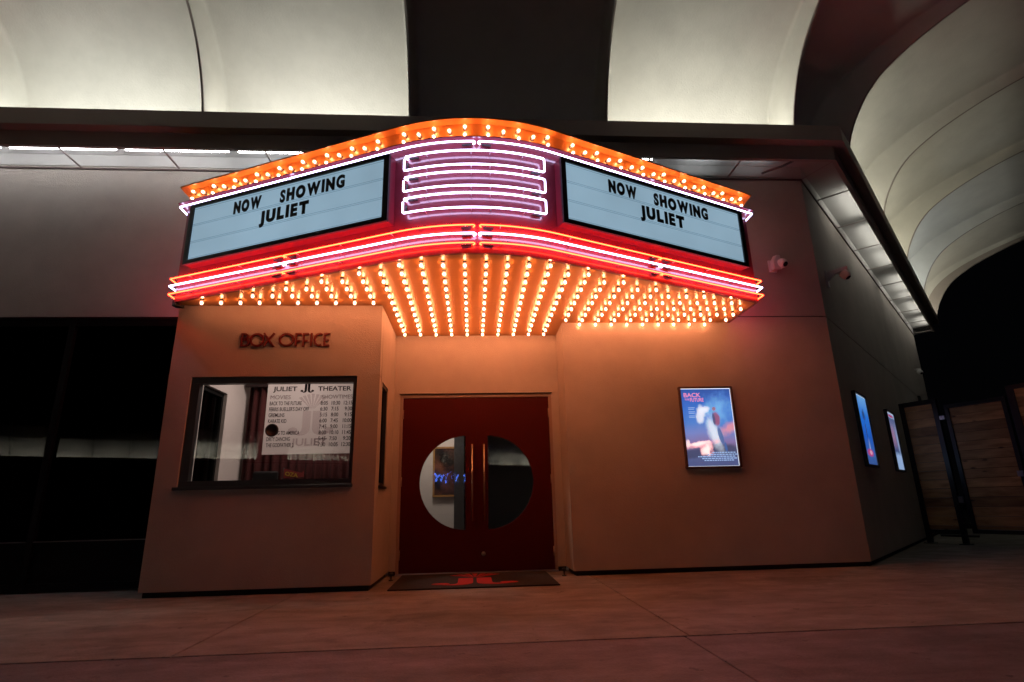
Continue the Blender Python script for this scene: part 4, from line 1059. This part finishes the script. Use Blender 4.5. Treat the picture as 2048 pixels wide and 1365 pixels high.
mb = MB(); gbox(mb, .56, .63, .62, .72, .01, .05); mb.build('hinge', STEEL, gt_)
mb = MB(); gbox(mb, .56, .63, 1.92, 1.98, .01, .05); mb.build('hinge', STEEL, gt_)
mb = MB(); gbox(mb, .20, .72, .115, .145, .02, .06); gbox(mb, .55, .70, .24, .32, .01, .06); mb.build('closer', BLACK, gt_)
mb = MB(); gbox(mb, 1.40, 1.47, .98, 1.06, .03, .06); mb.build('latch', STEEL, gt_)
f2_ = thing('fence_panel', 'taller cedar plank fence panel beyond the gate at the photo edge', 'fence panel', gp(2.1, 0, 0))
mb = MB(); gbox(mb, 1.51, 1.60, 0, 2.30); gbox(mb, 2.60, 2.69, 0, 2.30); gbox(mb, 1.60, 2.60, 2.24, 2.30); gbox(mb, 1.60, 2.60, .15, .215); mb.build('frame', BLACK, f2_)
planks(1.605, 2.595, .22, 2.235, f2_)

# ------------------------------------------------------------------ doormat, door stops
dm = thing('doormat', 'black rubber doormat with a red double J emblem before the red doors', 'doormat', (.01, 6.45, 0))
mb = MB(); mb.box(-.81, .83, 5.85, 7.02, .0015, .014); mb.build('mat', MATBLK, dm, bevel=.004)
mb = MB(); emblem_on(mb, lambda x, y, o: Vector((.015 + x * 1.02, 6.18 + y * .74, .0142 + o)), .002); mb.build('emblem', MATRED, dm)
for x, y, lb in ((-.885, 6.66, 'black floor door stop at the left foot of the entrance recess'), (.985, 6.60, 'black floor door stop at the right foot of the entrance recess')):
    d = thing('door_stop', lb, 'door stop', (x, y, 0), 'floor door stops')
    MB().lathe([(.026, .0), (.026, .008), (.010, .012), (.010, .05)], 14, 0, (x, y, 0)).build('post', BLACK, d)
    MB().lathe([(.018, .05), (.024, .056), (.024, .072), (.016, .08)], 14, 0, (x, y, 0)).build('bumper', BLACK, d)

# ------------------------------------------------------------------ across the car park: what the dark glass reflects
OB = thing('facing_building', 'long building with lit vaulted eaves facing the theatre, seen reflected in its glass', 'building', (-10, -48, 0))
def opp(a, o, z): return Vector((-10 + a * .891 + o * .454, -48 - a * .454 + o * .891, z))
OT = Matrix.Translation((-10, -48, 0)) @ Matrix.Rotation(math.atan2(-.454, .891), 4, 'Z')
mb = MB(); mb.X = OT; mb.box(-34, 34, -.4, 0, 0, 5.0).build('wall', STUCCO, OB)
mb = MB(); mb.X = OT; mb.box(-34, 34, .47, .60, 5.10, 5.31).box(-34, 34, 0.001, .47, 5.10, 5.13).build('fascia', FASCIA, OB)
for k in range(24):
    a0 = -32 + 2.6 * k
    vault(opp, a0, a0 + 2.6, 'vault', OB); rib(opp, a0, OB)
    if k not in (8, 14): area('cove_lamp', opp(a0 + 1.3, .37, 5.16), (PI + math.radians(6), 0, math.atan2(-.454, .891)), 2.3, .05, COVE_W * 3.0, (1, .95, .82), OB)
mb = MB(); mb.X = OT; mb.box(-34, 34, -2, 4.4, 7.25, 7.35).build('roof', FASCIA, OB)
def tree(x, y, h, label, seed):
    rr = random.Random(seed)
    t = thing('tree', label, 'tree', (x, y, 0), 'trees across the car park')
    mb = MB(); mb.tube([(x, y, -.05), (x + .05, y, h * .25), (x + .12, y + .05, h * .5), (x + .1, y, h * .7)], [.16, .12, .09, .05], 10)
    for k in range(7):
        a = rr.uniform(0, 2 * PI); z0 = h * rr.uniform(.35, .6); l = h * rr.uniform(.2, .32)
        mb.tube([(x + .08, y, z0), (x + .08 + math.cos(a) * l * .6, y + math.sin(a) * l * .6, z0 + l * .4), (x + math.cos(a) * l, y + math.sin(a) * l, z0 + l * .8)], [.06, .035, .012], 6)
    mb.build('trunk', BARK, t)
    mb = MB()
    cl = [(rr.gauss(0, h * .17), rr.gauss(0, h * .17), h * .68 + rr.gauss(0, h * .12)) for _ in range(26)]
    for cx_, cy_, cz_ in cl:
        for _ in range(70):
            p = Vector((x + cx_ + rr.gauss(0, .28), y + cy_ + rr.gauss(0, .28), cz_ + rr.gauss(0, .22)))
            a = Vector((rr.uniform(-1, 1), rr.uniform(-1, 1), rr.uniform(-1, 1))).normalized() * .09; b = a.cross(Vector((rr.uniform(-1, 1), rr.uniform(-1, 1), 1))).normalized() * .05
            mb.add([p - a, p + b, p + a, p - b], [(0, 1, 2, 3)])
    mb.build('crown', LEAF, t, weld=False)
# blue neon scribble on the wall across the car park (a bright reflection in the left door glass)
E_BLUE = emit('neon_blue', (.10, .22, 1.0), 11.0)
bs_ = []; BS0, BS1, BZ = 6.3, 10.5, 3.8
for k in range(150):
    t = k / 149; bs_.append(opp(BS0 + (BS1 - BS0) * (t + .035 * math.sin(t * 44)), .10, BZ + .48 * math.sin(t * 44 + 1) * (1 - .4 * math.sin(t * 9))))
tag(MB().tube(bs_, .09, 6).build('neon_sign', E_BLUE), 'looping blue neon sign on the wall of the facing building, mirrored in the left door', 'neon sign')
tree(-4.6, -13.5, 5.2, 'leafy street tree across the car park, left of the pair', 3)
tree(-.7, -15.0, 4.2, 'leafy street tree across the car park, right of the pair', 5)
